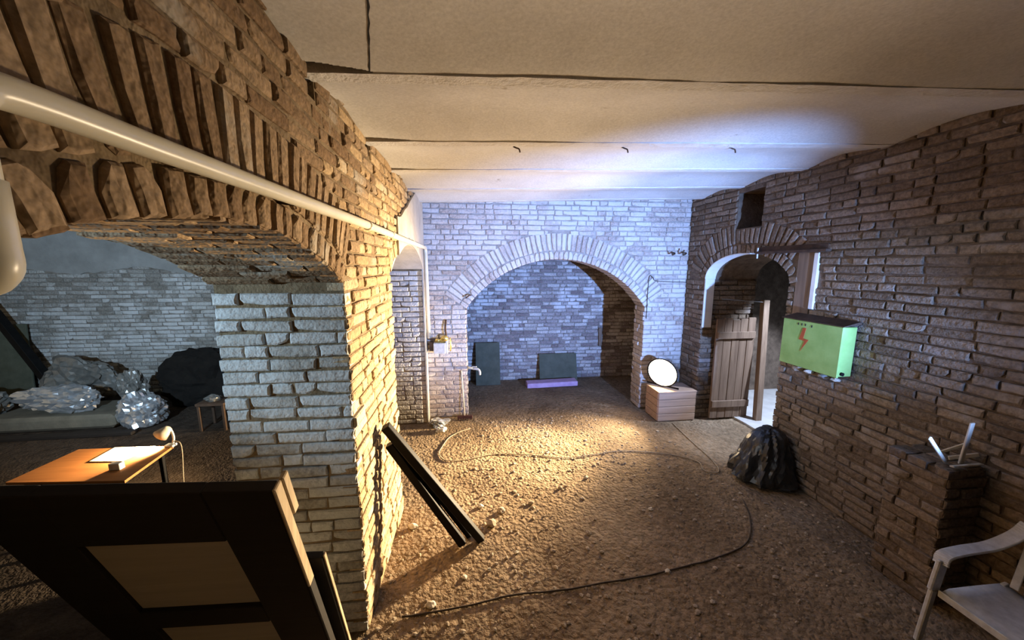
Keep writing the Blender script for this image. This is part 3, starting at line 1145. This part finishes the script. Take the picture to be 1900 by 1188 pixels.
def crumple(name, c, r, mat, seed, amp=0.35, sub=4, flat=True, zmin=None, ridge=3.0, parent=None, squash=0.0):
    import bmesh
    bm = bmesh.new()
    bmesh.ops.create_icosphere(bm, subdivisions=sub, radius=1.0)
    for vt in bm.verts:
        p = vt.co.copy()
        k = 1 - abs(noise.noise(p * ridge + V((seed, 0, 0)))) * 1.2 * amp + noise.noise(p * 1.2 + V((0, seed, 0))) * amp * 0.9
        k += -abs(noise.noise(p * ridge * 2.7 + V((0, 0, seed)))) * amp * 0.5
        q = p * k
        vt.co = V((q.x * r[0] + c[0], q.y * r[1] + c[1], q.z * r[2] + c[2]))
        if zmin is not None:
            fl_ = zmin
            if vt.co.z < fl_:
                vt.co.z = fl_ + (vt.co.z - fl_) * 0.04
    me = bpy.data.meshes.new(name)
    bm.to_mesh(me)
    bm.free()
    return link(name, me, mat, parent, not flat)


tag(crumple('plastic_bag', (-0.55, 5.40, 0.045), (0.17, 0.12, 0.08), M['foil'], 3.3, 0.5, 3, zmin=0.0), 'crumpled grey plastic bag on the floor at the back left corner', 'plastic bag')
tag(crumple('paper_scrap', (-0.50, 5.17, 0.04), (0.09, 0.08, 0.06), M['paper'], 8.1, 0.6, 3, zmin=0.0), 'crumpled white paper scrap on the floor in front of grey bag', 'paper')

# ------------------------------------------------------------------ boards in the room behind the arch
def leaning_board(name, x0, x1, h, yfoot, ytop, thk, mat, label):
    mb = MB()
    dz = V((0, ytop - yfoot, h)).normalized()
    L = math.hypot(ytop - yfoot, h)
    mb.obox(((x0 + x1) / 2, (yfoot + ytop) / 2, h / 2 + 0.005), (1, 0, 0), V((0, 0, 0)) + dz.cross(V((1, 0, 0))), dz, x1 - x0, thk, L, 0.004)
    o = mb.build(name, mat)
    return tag(o, label, 'board')


leaning_board('hardboard', 0.05, 0.56, 0.86, 7.18, 7.42, 0.03, M['board_green'], 'tall dark green board leaning on the wall behind the arch')
leaning_board('hardboard', 1.42, 2.25, 0.58, 7.28, 7.43, 0.03, M['board_green'], 'low wide dark green board behind the mauve plank')
mb = MB()
mb.obox((1.62, 7.02, 0.055), (1, 0, 0.02), (0, 1, 0), (0, 0, 1), 1.06, 0.24, 0.10, 0.01)
tag(mb.build('plank', M['purple']), 'thick mauve plank lying on the floor in the room behind the arch', 'plank')
mb = MB()
mb.bar((2.80, YBR - 0.03, 1.13), (2.81, YBR - 0.03, 0.72), 0.07, 0.03, (1, 0, 0))
tag(mb.build('wooden_batten', M['old_wood']), 'short dark batten fixed upright on the wall behind the arch', 'batten')

# ------------------------------------------------------------------ floodlight on a box by the arch
mb = MB()
bx0, bx1, by0, by1, bz = 2.93, 3.56, 5.12, 5.52, 0.50
bxr = empty('wooden_crate', ((bx0 + bx1) / 2, (by0 + by1) / 2, 0), 'brown box under the bright floodlight in the back right corner', 'box')
MB().box((bx0 + .01, by0 + .01, 0.0), (bx1 - .01, by1 - .01, bz - 0.02)).build('body', M['crate'], bxr)
for k in range(4):
    MB().box((bx0, by0 - 0.008, 0.012 + k * 0.12), (bx1, by0 + 0.014, 0.012 + k * 0.12 + 0.112), 0.004).build('board', M['crate'], bxr)
    MB().box((bx0 - 0.008, by0 + 0.012, 0.012 + k * 0.12), (bx0 + 0.014, by1, 0.012 + k * 0.12 + 0.112), 0.004).build('board', M['crate'], bxr)
MB().box((bx0 - .012, by0 - .012, bz - 0.022), (bx1 + .012, by1, bz), 0.004).build('lid', M['crate'], bxr)

LAMP = V((3.06, 5.30, 0.76))
ldir = (V((0.6, 3.3, 0.25)) - LAMP).normalized()
lside = ldir.cross(V((0, 0, 1))).normalized()
lup = lside.cross(ldir)
fld = empty('floodlight', (LAMP.x, LAMP.y, bz), 'glaring floodlight standing on the brown box', 'lamp')
mb = MB()
mb.lathe(LAMP - ldir * 0.10, ldir, [(0.05, 0), (0.13, 0.012), (0.225, 0.05), (0.25, 0.098), (0.25, 0.104), (0.235, 0.104), (0.22, 0.085)], 32)
mb.build('housing', M['black_steel'], fld, True)
mb = MB()
mb.lathe(LAMP - ldir * 0.012, ldir, [(0.228, 0), (0.228, 0.008), (0.20, 0.014), (0.10, 0.022)], 32)
mb.build('glass', plain('lamp_glass', (1.0, 0.86, 0.62), 0.3, emit=7.0), fld, True)  # glass made wide and round so its shape takes in the glare
mb = MB()
for s in (-1, 1):
    mb.bar(LAMP + lside * s * 0.255 - ldir * 0.05, LAMP + lside * s * 0.255 - ldir * 0.05 - V((0, 0, 0.235)), 0.025, 0.006)
mb.bar(LAMP - lside * 0.26 - ldir * 0.05 - V((0, 0, 0.233)), LAMP + lside * 0.26 - ldir * 0.05 - V((0, 0, 0.233)), 0.03, 0.008)
mb.build('stand', M['black_steel'], fld)
ld = bpy.data.lights.new('flood_beam', 'AREA')
ld.shape = 'DISK'
ld.size = 0.44
ld.energy = 15
ld.color = (1.0, 0.70, 0.36)
lo = bpy.data.objects.new('flood_beam', ld)
COL.objects.link(lo)
lo.location = LAMP + ldir * 0.014
lo.rotation_euler = ldir.to_track_quat('-Z', 'Y').to_euler()
spot('flood_spill', LAMP + ldir * 0.12, (-0.25, 3.6, 2.2), 640, (1.0, 0.76, 0.50), 98, 1.0, 0.12)
spot('flood_floor', LAMP + ldir * 0.12, (1.0, 4.45, 0.0), 480, (1.0, 0.78, 0.50), 84, 1.0, 0.12)
spot('flood_core', LAMP + ldir * 0.12, (-0.75, 3.85, 0.95), 5800, (1.0, 0.75, 0.44), 70, 1.0, 0.09)

# ------------------------------------------------------------------ doorway on the right: open plank door, frame post, iron bar
dr = empty('plank_door', (4.1, 5.10, 0), 'old brown plank door standing open inside the right doorway', 'door')
px = [3.80, 3.93, 4.07, 4.20, 4.33, 4.46]
for i in range(5):
    ztop = 1.66 + 0.02 * math.sin(i * 2.1)
    MB().box((px[i] + 0.003, 5.09 + 0.004 * (i % 2), 0.03), (px[i + 1] - 0.003, 5.125, ztop), 0.003).build('plank', M['door_wood'], dr)
for z in (0.22, 1.35):
    MB().box((3.81, 5.06, z), (4.45, 5.09, z + 0.11), 0.004).build('rail', M['door_wood'], dr)
mb = MB()
mb.bar((4.53, 4.95, 0.0), (4.60, 5.12, 1.95), 0.10, 0.08, (1, 0, 0))
tag(mb.build('frame_post', M['door_wood']), 'pale worn timber post beside the open plank door', 'post')
mb = MB()
mb.obox((4.20, 5.10, 1.95), (1, 0, -0.08), (0, 1, 0), (0, 0, 1), 0.72, 0.012, 0.012, 0.002)
tag(mb.build('iron_rod', M['grey_metal']), 'thin pale rod across the right doorway above the plank door', 'rod')
bar = empty('iron_lintel', (XR, 3.75, 2.64), 'dark rusty iron bar over the right doorway', 'lintel')
MB().box((XR - 0.055, 3.28, 2.635), (XR + 0.02, 4.19, 2.665), 0.004).build('flange', M['rust'], bar)
MB().box((XR - 0.012, 3.30, 2.66), (XR + 0.01, 4.19, 2.72), 0.003).build('web', M['rust'], bar)
MB().tube([(XR - 0.045, 4.17, 2.58), (XR - 0.045, 4.17, 2.71)], 0.010, 8).build('bolt', M['grey_metal'], bar)
# unseen lamp added inside the passage to light its floor
pl_ = empty('passage_lamp', (5.35, 4.2, 2.6), 'small unseen lamp added in the passage beyond the right doorway', 'lamp')
MB().lathe((5.35, 4.2, 2.62), (0, 0, 1), [(0.11, 0), (0.09, .05), (0.03, .09), (0.012, .14), (0.012, .58)], 16).build('shade', M['grey_metal'], pl_, True)
MB().lathe((5.35, 4.2, 2.60), (0, 0, 1), [(0.012, 0), (0.035, .02), (0.03, .05), (0.015, .07)], 12).build('bulb', plain('bulb_glass', (0.8, 0.88, 1.0), 0.3, emit=8), pl_, True)
spot('passage_beam', (5.35, 4.2, 2.59), (4.95, 5.2, 0), 700, (0.62, 0.74, 1.0), 88, 0.4, 0.05)

# ------------------------------------------------------------------ green electrical box
gb = empty('electrical_box', (3.52, 3.22, 1.42), 'green metal electrical box with a red lightning bolt on the right wall', 'electrical box')
gx0, gy0, gy1, gz0, gz1 = 3.435, 2.90, 3.545, 1.43, 1.925
MB().box((gx0 + 0.02, gy0 + 0.006, gz0 + 0.01), (XR - 0.02, gy1, gz1 - 0.004), 0.006).build('body', M['green'], gb)
gdoor = MB().box((gx0, gy0, gz0), (gx0 + 0.022, gy1, gz1 - 0.002), 0.005).build('door', M['green'], gb)
mb = MB()
mb.hexa([(gx0 - .006, gy0 - .01, gz1), (XR - .005, gy0 - .01, gz1 + .02), (XR - .005, gy1 + .02, gz1 + .02), (gx0 - .006, gy1 + .02, gz1),
         (gx0 - .006, gy0 - .01, gz1 + .006), (XR - .005, gy0 - .01, gz1 + .05), (XR - .005, gy1 + .02, gz1 + .05), (gx0 - .006, gy1 + .02, gz1 + .006)])
mb.build('cover', M['rust'], gb)
# painted bolt: (Y, Z) outline on the door face
bolt = [(3.285, 1.845), (3.318, 1.845), (3.325, 1.735), (3.262, 1.730), (3.275, 1.735 - .02), (3.30, 1.615), (3.245, 1.712), (3.248, 1.722), (3.345, 1.722), (3.338, 1.75)]
bolt = [(3.30, 1.852), (3.265, 1.852), (3.285, 1.742), (3.225, 1.735), (3.305, 1.60), (3.27, 1.715), (3.335, 1.722)]
mb = MB()
k = len(bolt)
mb.add([(gx0 - 0.0025, y, z) for y, z in bolt] + [(gx0 + 0.002, y, z) for y, z in bolt], [tuple(range(k)), tuple(range(2 * k - 1, k - 1, -1))] + [(i, i + k, (i + 1) % k + k, (i + 1) % k) for i in range(k)])
mb.build('lightning_bolt', M['red_paint'], gdoor)['label'] = 'red painted lightning bolt'
for (y, z) in ((3.36, 1.885), (3.32, 1.884), (3.28, 1.884), (3.21, 1.880)):
    MB().box((gx0 - 0.002, y - .006, z - .012), (gx0 + .002, y + .006, z + .012), 0.001).build('stencil_mark', M['shade_and_ink'], gdoor)
MB().tube([(gx0 + .05, gy0 - 0.012, gz0 + 0.04), (gx0 + .05, gy0 + .01, gz0 + 0.04)], 0.018, 10).build('cable_gland', M['black_steel'], gb)
# rubble left on the ledge under the box
for i, (y, s, mt, lb) in enumerate([(3.44, 0.05, 'stone', 'brown mortar lump under the far end of the green box'), (3.30, 0.035, 'stone_pale', 'pale mortar lump under the middle of the green box'),
                                    (3.14, 0.04, 'foil', 'shiny crumpled scrap wedged under the green box'), (3.02, 0.03, 'stone_pale', 'pale mortar lump under the near end of the green box')]):
    tag(crumple('mortar_lump', (XR - 0.045, y, gz0 - 0.055), (0.05, s * 1.4, s * .8), M[mt], 2.0 + i, 0.4, 2), lb, 'rubble', 'scraps under the green box')

# ------------------------------------------------------------------ black rubbish bag by the right wall
def bag_mesh():
    import bmesh
    bm = bmesh.new()
    bmesh.ops.create_icosphere(bm, subdivisions=5, radius=1.0)
    for vt in bm.verts:
        p = vt.co.copy()
        z = p.z
        rr = 1.0
        if z > 0:
            rr = (1 - z) ** 0.55 * 0.9 + 0.12
            hor = math.hypot(p.x, p.y) + 1e-6
            sc_ = rr / hor * min(1, hor * 4) if hor > 0 else 1
            p.x *= sc_
            p.y *= sc_
        fold = abs(noise.noise(V((math.atan2(p.y, p.x) * 2.2, z * 1.2, 4.0)))) * 0.22 + noise.noise(p * 2.2) * 0.16 + abs(noise.noise(p * 6)) * 0.07
        f = 1.06 - fold
        x, y, zz = p.x * f, p.y * f, p.z * (1 - 0.25 * fold)
        Z = zz * 0.56 if zz > 0 else zz * 0.10
        vt.co = V((min(3.39 + x * 0.36 + 0.05 * max(0, zz), 3.596 + 0.004 * y), 3.55 + y * 0.33, 0.07 + Z))
    me = bpy.data.meshes.new('rubbish_bag')
    bm.to_mesh(me)
    bm.free()
    return me


tag(link('rubbish_bag', bag_mesh(), M['bag'], None, False), 'black plastic rubbish bag on the floor against the right wall', 'rubbish bag')

# ------------------------------------------------------------------ pale sticks on the brick stub at the right wall

def stick(p, q, wid, thk, label):
    mb = MB()
    mb.bar(p, q, wid, thk, (0, -1, 0.2))
    tag(mb.build('wood_stick', M['pale_slat']), label, 'stick', 'pale sticks on the brick stub')


stick((3.475, 2.00, 1.085), (3.455, 1.97, 1.41), 0.012, 0.034, 'upright pale wooden stick on the low brick stub at the right wall')
stick((3.38, 2.02, 1.09), (3.114, 1.96, 1.322), 0.012, 0.026, 'pale wooden stick slanting up to the left over the brick stub')
stick((3.33, 1.955, 1.098), (3.598, 1.965, 1.092), 0.026, 0.012, 'pale wooden stick lying flat on the brick stub')
stick((3.45, 2.05, 1.10), (3.60, 1.99, 1.15), 0.012, 0.030, 'short pale stick pointing right at the wall above the brick stub')
stick((3.46, 2.12, 1.10), (3.60, 2.05, 1.21), 0.012, 0.022, 'thin grey stick slanting up right behind the other sticks')

# ------------------------------------------------------------------ white plastic chair (faces left)
CH = V((3.22, 1.45, 0))
ch = empty('plastic_chair', CH, 'white moulded plastic armchair at the right edge of the picture', 'chair')


def W(fx, sy, z):
    """chair frame: fx forward (towards -X), sy sideways (+Y is far side)"""
    return V((CH.x - fx, CH.y + sy, z))


mb = MB()
rows = []
for i in range(9):
    f = 0.24 - 0.48 * i / 8
    rows.append([W(f, -0.235 + 0.47 * j / 8, 0.425 - 0.022 * math.sin(math.pi * j / 8) * (1 - abs(f) * 1.5) - 0.02 * max(0, -f) + (-0.02 if i == 0 else 0)) for j in range(9)])
mb.sheet(rows, 0.012, (0, 0, -1))
seat = mb.build('seat', M['white_plastic'], ch, True)
mb = MB()
mb.bar(W(0.245, -0.24, 0.395), W(0.245, 0.24, 0.395), 0.045, 0.012)
mb.build('apron', M['white_plastic'], ch)
mb = MB()
for j in range(7):
    s = -0.20 + 0.40 * j / 6
    mb.bar(W(-0.225, s * 0.9, 0.43), W(-0.33, s, 0.83), 0.008, 0.040, (1, 0, 0))
mb.sheet([[W(-0.325 - 0.02 * math.cos(a_ * 1.2), -0.245 + 0.49 * j / 10, z + 0.03 * math.sin(math.pi * j / 10)) for j in range(11)] for a_, z in ((0, 0.79), (0, 0.83), (0, 0.86))], 0.02, (-1, 0, 0))
mb.build('backrest', M['white_plastic'], ch)
for s in (-1, 1):
    path = bez([W(0.235, s * 0.262, 0.585), W(0.20, s * 0.272, 0.635), W(0.05, s * 0.275, 0.655), W(-0.14, s * 0.268, 0.675), W(-0.28, s * 0.25, 0.75), W(-0.335, s * 0.235, 0.83)], 6)
    mb = MB()
    for a, b in zip(path[:-1], path[1:]):
        mb.bar(a - (b - a) * 0.15, b + (b - a) * 0.15, 0.076, 0.018, (0, 1, 0), 0.004)
    mb.build('armrest', M['white_plastic'], ch)
    mb = MB()
    for (a, b, wa) in ((W(0.275, s * 0.275, 0.0), W(0.255, s * 0.262, 0.40), 0.045), (W(0.255, s * 0.262, 0.40), W(0.222, s * 0.264, 0.61), 0.072)):
        mb.bar(a, b, wa, 0.026, (1, 0, 0), 0.006)
    mb.build('leg', M['white_plastic'], ch)
    MB().bar(W(-0.36, s * 0.27, 0.0), W(-0.225, s * 0.22, 0.43), 0.045, 0.026, (1, 0, 0), 0.006).build('leg', M['white_plastic'], ch)

# ------------------------------------------------------------------ black steel posts leaning on the pier
def pole(foot, top, wid, label):
    foot, top = V(foot), V(top)
    mb = MB()
    mb.bar(foot, top, wid, wid, (0, 1, 0), 0.004)
    o = mb.build('steel_post', M['black_steel'])
    tag(o, label, 'post', 'black posts leaning on the pier')


pole((0.045, 2.93, 0.01), (-0.690, 2.705, 1.26), 0.066, 'longest black steel post leaning on the yellow lit pier')
pole((-0.125, 2.90, 0.01), (-0.69, 2.80, 1.06), 0.064, 'shorter black steel post leaning on the pier, left of the others')
pole((-0.065, 2.985, 0.01), (-0.70, 2.775, 1.20), 0.045, 'middle black steel post of the three leaning on the pier')

# ------------------------------------------------------------------ old panelled door in the first arch
DT, DW, DD = V((-0.684, 1.2, 1.732)), V((-1, 0, 0.05)).normalized(), V((-0.073, 0.383, -0.92)).normalized()
DN = DW.cross(DD)
if DN.y > 0:
    DN = -DN          # towards the camera
dl = empty('panel_door', (-1.2, 1.9, 0), 'old dark panelled door leaning in the left arch, raw edge to the right', 'door')


def dbox(name, a0, a1, s0, s1, n0, n1, mat, bev=0.004):
    c = DT + DW * ((a0 + a1) / 2) + DD * ((s0 + s1) / 2) + DN * ((n0 + n1) / 2)
    mb = MB()
    mb.obox(c, DW, DN, DD, a1 - a0, abs(n1 - n0), s1 - s0, bev)
    return mb.build(name, mat, dl)


LD = 1.86
dbox('stile', 0.012, 0.235, 0.0, LD, -0.045, 0.0, M['dark_wood'])
dbox('stile', 0.74, 0.96, 0.0, LD, -0.045, 0.0, M['dark_wood'])
for a, b in ((0.0, 0.305), (0.86, 1.025), (1.55, LD)):
    dbox('rail', 0.235, 0.74, a, b, -0.045, 0.001, M['dark_wood'])
for a, b in ((0.305, 0.86), (1.025, 1.55)):
    dbox('panel', 0.235, 0.74, a, b, -0.035, -0.018, M['panel_wood'])
dbox('raw_edge', 0.0, 0.012, 0.0, 0.70, -0.047, 0.0, M['raw_wood'])
dbox('raw_edge', -0.006, 0.012, 0.0, 0.22, -0.085, -0.047, M['raw_wood'])
dbox('dark_edge', 0.0, 0.012, 0.70, LD, -0.045, 0.0, M['dark_wood'])
# narrower board standing behind it
b2 = empty('narrow_board', (-0.66, 1.72, 0), 'narrow dark board standing behind the panelled door', 'board')
mb = MB()
p0 = DT + DD * 0.62 - DN * 0.10 + DW * 0.02
mb.obox(p0 + DD * 0.62, DW, DN, DD, 0.10, 0.035, 1.22, 0.004)
mb.build('board', M['dark_wood'], b2)
mb = MB()
mb.obox(p0 + DD * 0.62 - DW * 0.054 - DN * 0.002, DW, DN, DD, 0.008, 0.020, 1.22, 0.002)
mb.build('pale_edge', M['raw_wood'], b2)

# ------------------------------------------------------------------ table with a lamp in the left room
tb = empty('work_table', (-3.35, 3.33, 0), 'small orange-brown table lit by a lamp in the left room', 'table')
tc = [(-3.80, 3.10), (-2.86, 3.02), (-2.93, 3.60), (-3.78, 3.63)]
mb = MB()
mb.hexa([(x, y, 0.728) for x, y in tc] + [(x, y, 0.75) for x, y in tc])
mb.build('table_top', M['table_wood'], tb)
for (x, y) in ((-3.72, 3.17), (-2.94, 3.10), (-3.0, 3.54), (-3.72, 3.57)):
    MB().bar((x, y, 0.0), (x, y, 0.728), 0.035, 0.035, (1, 0, 0)).build('leg', M['black_steel'], tb)
mb = MB()
mb.bar((-3.72, 3.17, 0.70), (-2.94, 3.10, 0.70), 0.05, 0.02)
mb.bar((-2.94, 3.10, 0.70), (-3.0, 3.54, 0.70), 0.05, 0.02)
mb.build('frame', M['black_steel'], tb)
mb = MB()
pc = [(-3.44, 3.365), (-3.16, 3.34), (-3.09, 3.60), (-3.46, 3.62)]
mb.hexa([(x, y, 0.7505) for x, y in pc] + [(x, y, 0.757) for x, y in pc])
tag(mb.build('paper_sheets', M['paper']), 'white paper sheets lying under the lamp on the table', 'paper')
MB_ = MB()
MB_.box((-3.13, 3.19, 0.7505), (-3.04, 3.24, 0.81), 0.004)
tag(MB_.build('small_carton', M['paper']), 'small white carton standing at the table edge', 'carton')
dk = empty('desk_lamp', (-2.93, 3.60, 0.75), 'small cream clamp lamp glowing on the table corner', 'lamp')
hl, hd = V((-2.985, 3.60, 0.90)), V((-0.75, -0.25, -0.75)).normalized()
MB().lathe(hl - hd * 0.05, hd, [(0.02, 0), (0.035, .01), (0.05, .05), (0.065, .10), (0.062, .10), (0.045, .05), (0.01, .02)], 18).build('shade', plain('lamp_cream', (0.72, 0.68, 0.55), 0.5), dk, True)
MB().lathe(hl + hd * 0.0, hd, [(0.012, 0), (0.024, .02), (0.026, .035), (0.012, .055)], 12).build('bulb', plain('lamp_bulb', (1.0, 0.72, 0.38), 0.3, emit=25), dk, True)
MB().tube(bez([(-2.945, 3.60, 0.75), (-2.925, 3.61, 0.82), (-2.935, 3.61, 0.90), (-2.97, 3.605, 0.93)], 5), 0.010, 8).build('arm', M['white_plastic'], dk, True)
MB().box((-2.985, 3.56, 0.7505), (-2.905, 3.62, 0.775), 0.005).build('clamp', M['white_plastic'], dk)
MB().tube(bez([(-2.92, 3.61, 0.80), (-2.86, 3.60, 0.74), (-2.87, 3.58, 0.4), (-2.88, 3.57, 0.03)], 6), 0.005, 6).build('cord', M['cable'], dk, True)
dsp = spot('desk_beam', hl + hd * 0.07, hl + hd * 1.0, 130, (1.0, 0.66, 0.32), 140, 0.6, 0.02)

# ------------------------------------------------------------------ wrapped bundles on a slab in the left room
mb = MB()
mb.obox((-6.35, 6.10, 0.14), (1, 0.02, 0), (-0.02, 1, 0), (0, 0, 1), 1.75, 0.72, 0.22, 0.05)
tag(mb.build('mattress', M['mattress']), 'grey mattress slab on the left room floor under the wrapped bundles', 'mattress')
mb = MB()
mb.obox((-6.2, 5.58, 0.03), (1, 0.02, 0), (-0.02, 1, 0), (0, 0, 1), 2.3, 0.12, 0.05, 0.008)
tag(mb.build('floor_batten', M['dark_wood']), 'dark batten on the floor in front of the mattress', 'batten')
for c, r, mt, sd, zm, lb in (
        ((-6.35, 5.98, 0.46), (0.62, 0.20, 0.24), 'foil', 1.5, 0.255, 'long shiny clear plastic wrapped bundle on the mattress front'),
        ((-5.20, 5.95, 0.22), (0.34, 0.26, 0.34), 'foil', 4.2, 0.02, 'shiny crumpled plastic bundle on the floor at the right end of the mattress'),
        ((-5.62, 6.32, 0.46), (0.20, 0.16, 0.34), 'foil_dull', 6.7, 0.255, 'dusty plastic bundle between the two shiny ones'),
        ((-6.80, 6.80, 0.50), (0.62, 0.26, 0.48), 'foil_dull', 9.1, 0.02, 'upright dusty plastic bundle behind the others'),
        ((-7.62, 6.05, 0.36), (0.44, 0.30, 0.36), 'foil_dull', 2.9, 0.02, 'dusty plastic bundle at the left picture edge')):
    tag(crumple('wrapped_bundle', c, r, M[mt], sd, 0.34, 4, zmin=zm, ridge=3.6), lb, 'bundle', 'plastic wrapped bundles in the left room')
mb = MB()
mb.bar((-7.40, 7.05, 0.02), (-8.70, 7.25, 2.2), 0.13, 0.10, (0, 1, 0))
tag(mb.build('black_beam', M['black_steel']), 'black beam slanting against the far wall at the left picture edge', 'beam')
mb = MB()
mb.obox((-8.75, 7.36, 0.72), (1, 0, 0), (0, 1, -0.06), (0, 0.06, 1), 1.2, 0.03, 1.42, 0.004)
tag(mb.build('grey_board', M['board_green']), 'grey board standing behind the black beam at the left edge', 'board')
tag(crumple('dark_heap', (-4.85, 6.85, 0.46), (0.80, 0.40, 0.62), M['dark_cloth'], 7.7, 0.25, 4, zmin=0.0), 'dark covered heap against the far wall of the left room', 'heap')
st = empty('small_stool', (-3.95, 5.7, 0), 'small brown stool behind the grey pier in the left room', 'stool')
MB().box((-4.15, 5.55, 0.40), (-3.75, 5.9, 0.44), 0.005).build('seat', M['stool_wood'], st)
for (x, y) in ((-4.12, 5.58), (-3.78, 5.58), (-4.12, 5.87), (-3.78, 5.87)):
    MB().bar((x, y, 0), (x, y, 0.40), 0.035, 0.035, (1, 0, 0)).build('leg', M['stool_wood'], st)
tag(crumple('rag', (-3.98, 5.7, 0.475), (0.12, 0.10, 0.06), M['foil_dull'], 3.8, 0.4, 3, zmin=0.441), 'pale crumpled rag on the small stool', 'rag')

# ------------------------------------------------------------------ cables on the floor
def cable(name, pts, r, mat, label, dz=0.004):
    P = bez([(x, y, 0) for x, y in pts], 10)
    P = [V((p.x, p.y, fh(p.x, p.y) + r + dz)) for p in P]
    mb = MB()
    mb.tube(P, r, 6)
    return tag(mb.build(name, mat, None, True), label, 'cable')


cable('floor_cable', [(-0.07, 5.23), (-0.34, 5.03), (-0.45, 4.69), (-0.47, 4.48), (-0.35, 4.31), (-0.08, 4.33), (0.28, 4.43), (0.7, 4.35), (1.25, 4.22), (1.94, 4.28), (2.43, 4.18), (2.83, 3.97), (2.80, 3.76), (2.95, 3.70), (3.05, 3.95), (3.1, 4.6), (3.15, 5.05)], 0.0065, M['cable'], 'pale power cable curling across the floor to the floodlight')
cable('floor_cable', [(-0.54, 2.27), (-0.14, 2.29), (0.26, 2.34), (0.69, 2.35), (1.14, 2.38), (1.53, 2.43), (2.06, 2.51), (2.44, 2.63), (2.70, 2.90), (2.86, 3.19)], 0.007, M['cable_dark'], 'dark cable lying across the floor in the foreground')

# ------------------------------------------------------------------ stones
import bmesh
ROCKS = [(0.05, 3.40, .035, 1), (0.26, 3.29, .045, 0), (0.15, 3.11, .055, 0), (0.58, 3.38, .035, 0), (-0.34, 2.33, .04, 1), (0.49, 4.17, .025, 0), (-0.60, 3.16, .05, 1), (1.57, 2.43, .03, 1), (1.8, 3.16, .03, 1), (0.95, 3.6, .03, 0), (1.3, 3.75, .03, 1), (-0.1, 2.55, .025, 1), (0.1, 2.6, .022, 1), (0.35, 2.75, .022, 1), (2.15, 3.3, .03, 0), (1.05, 2.9, .028, 0)]
for i, (x, y, s, pale) in enumerate(ROCKS):
    o = crumple('stone', (x, y, fh(x, y) + s * 0.35), (s, s * random.uniform(.7, 1.1), s * .6), M['stone_pale' if pale else 'stone'], 11.0 + i, 0.35, 2)
    tag(o, 'small loose pale stone lying on the earth floor' if pale else 'small loose brown stone lying on the earth floor', 'stone', 'loose pale stones on the floor' if pale else 'loose brown stones on the floor')
bm = bmesh.new()
bmesh.ops.create_icosphere(bm, subdivisions=1, radius=1.0)
iv = np.array([v.co[:] for v in bm.verts])
ifc = [tuple(v.index for v in f.verts) for f in bm.faces]
bm.free()
ico_v = iv
vv, ff, off = [], [], 0
for i in range(4200):
    x, y = RNG.uniform(XL + 0.03, XR - 0.03), 1.9 + 3.6 * RNG.random()
    dens = noise.noise((x * 0.8, y * 0.8, 12.0))
    if dens < RNG.uniform(-0.5, 0.35):
        continue
    if (x - 3.36) ** 2 + (y - 3.55) ** 2 < 0.22 or (x > 3.2 and y < 2.3) or (x > 2.85 and y > 5.0) or (x < -0.3 and y > 5.0):
        continue
    s = 0.004 + 0.015 * RNG.random() ** 3
    pts = ico_v * (1 + RNG.uniform(-.25, .25, (len(ico_v), 1))) * np.array((s * RNG.uniform(.8, 1.5), s * RNG.uniform(.8, 1.4), s * .7))
    vv.append(pts + np.array((x, y, fh(x, y) + s * 0.25)))
    ff += [tuple(q + off for q in f) for f in ifc]
    off += len(ico_v)
me = bpy.data.meshes.new('floor_rubble')
me.from_pydata(np.concatenate(vv).tolist(), [], ff)
fr_ = link('floor_rubble', me, M['stone'])
tag(fr_, 'fine rubble and grit scattered over the earth floor', 'rubble', kind='stuff')

# ------------------------------------------------------------------ hooks and wires
def hook(name, pts, r, label, mat='rust', group=None):
    mb = MB()
    mb.tube(bez(pts, 5), r, 6)
    tag(mb.build(name, M[mat], None, True), label, 'hook', group)


hook('wall_hook', [(3.33, YB + 0.02, 2.70), (3.31, YB - 0.10, 2.69), (3.25, YB - 0.14, 2.66), (3.24, YB - 0.14, 2.70)], 0.012, 'bent iron hook on the back wall, left of its pair near the corner')
hook('wall_hook', [(3.52, YB + 0.02, 2.70), (3.50, YB - 0.12, 2.69), (3.42, YB - 0.16, 2.66), (3.43, YB - 0.16, 2.74)], 0.012, 'bent iron hook on the back wall, nearest the right corner')
hook('wall_nail', [(-0.02, YB + .02, 2.02), (-0.04, YB - 0.08, 2.03), (-0.10, YB - 0.10, 1.99)], 0.012, 'short bent nail on the left side of the back arch')
hook('wall_wire', [(2.93, YB - 0.01, 1.6), (2.935, YB - 0.014, 2.27), (3.0, YB - 0.02, 2.29), (3.05, YB - 0.015, 2.24), (3.3, YB - 0.015, 2.22), (XR - .02, YB - 0.012, 2.21)], 0.006, 'thin wire strung along the back wall right of the arch', 'cable_dark')
for (x, y, lb) in ((1.28, 2.99, 'bent iron hook hanging from the middle of the ceiling'), (2.23, 2.98, 'bent iron hook in the ceiling nearest the right wall'), (0.38, 2.99, 'small bent nail in the ceiling left of the hooks')):
    z = ceil_z(x, y)
    hook('ceiling_hook', [(x - .035, y, z - .002), (x - .01, y, z - .012), (x + .012, y, z - .02), (x + .02, y, z - .045)], 0.006, lb)
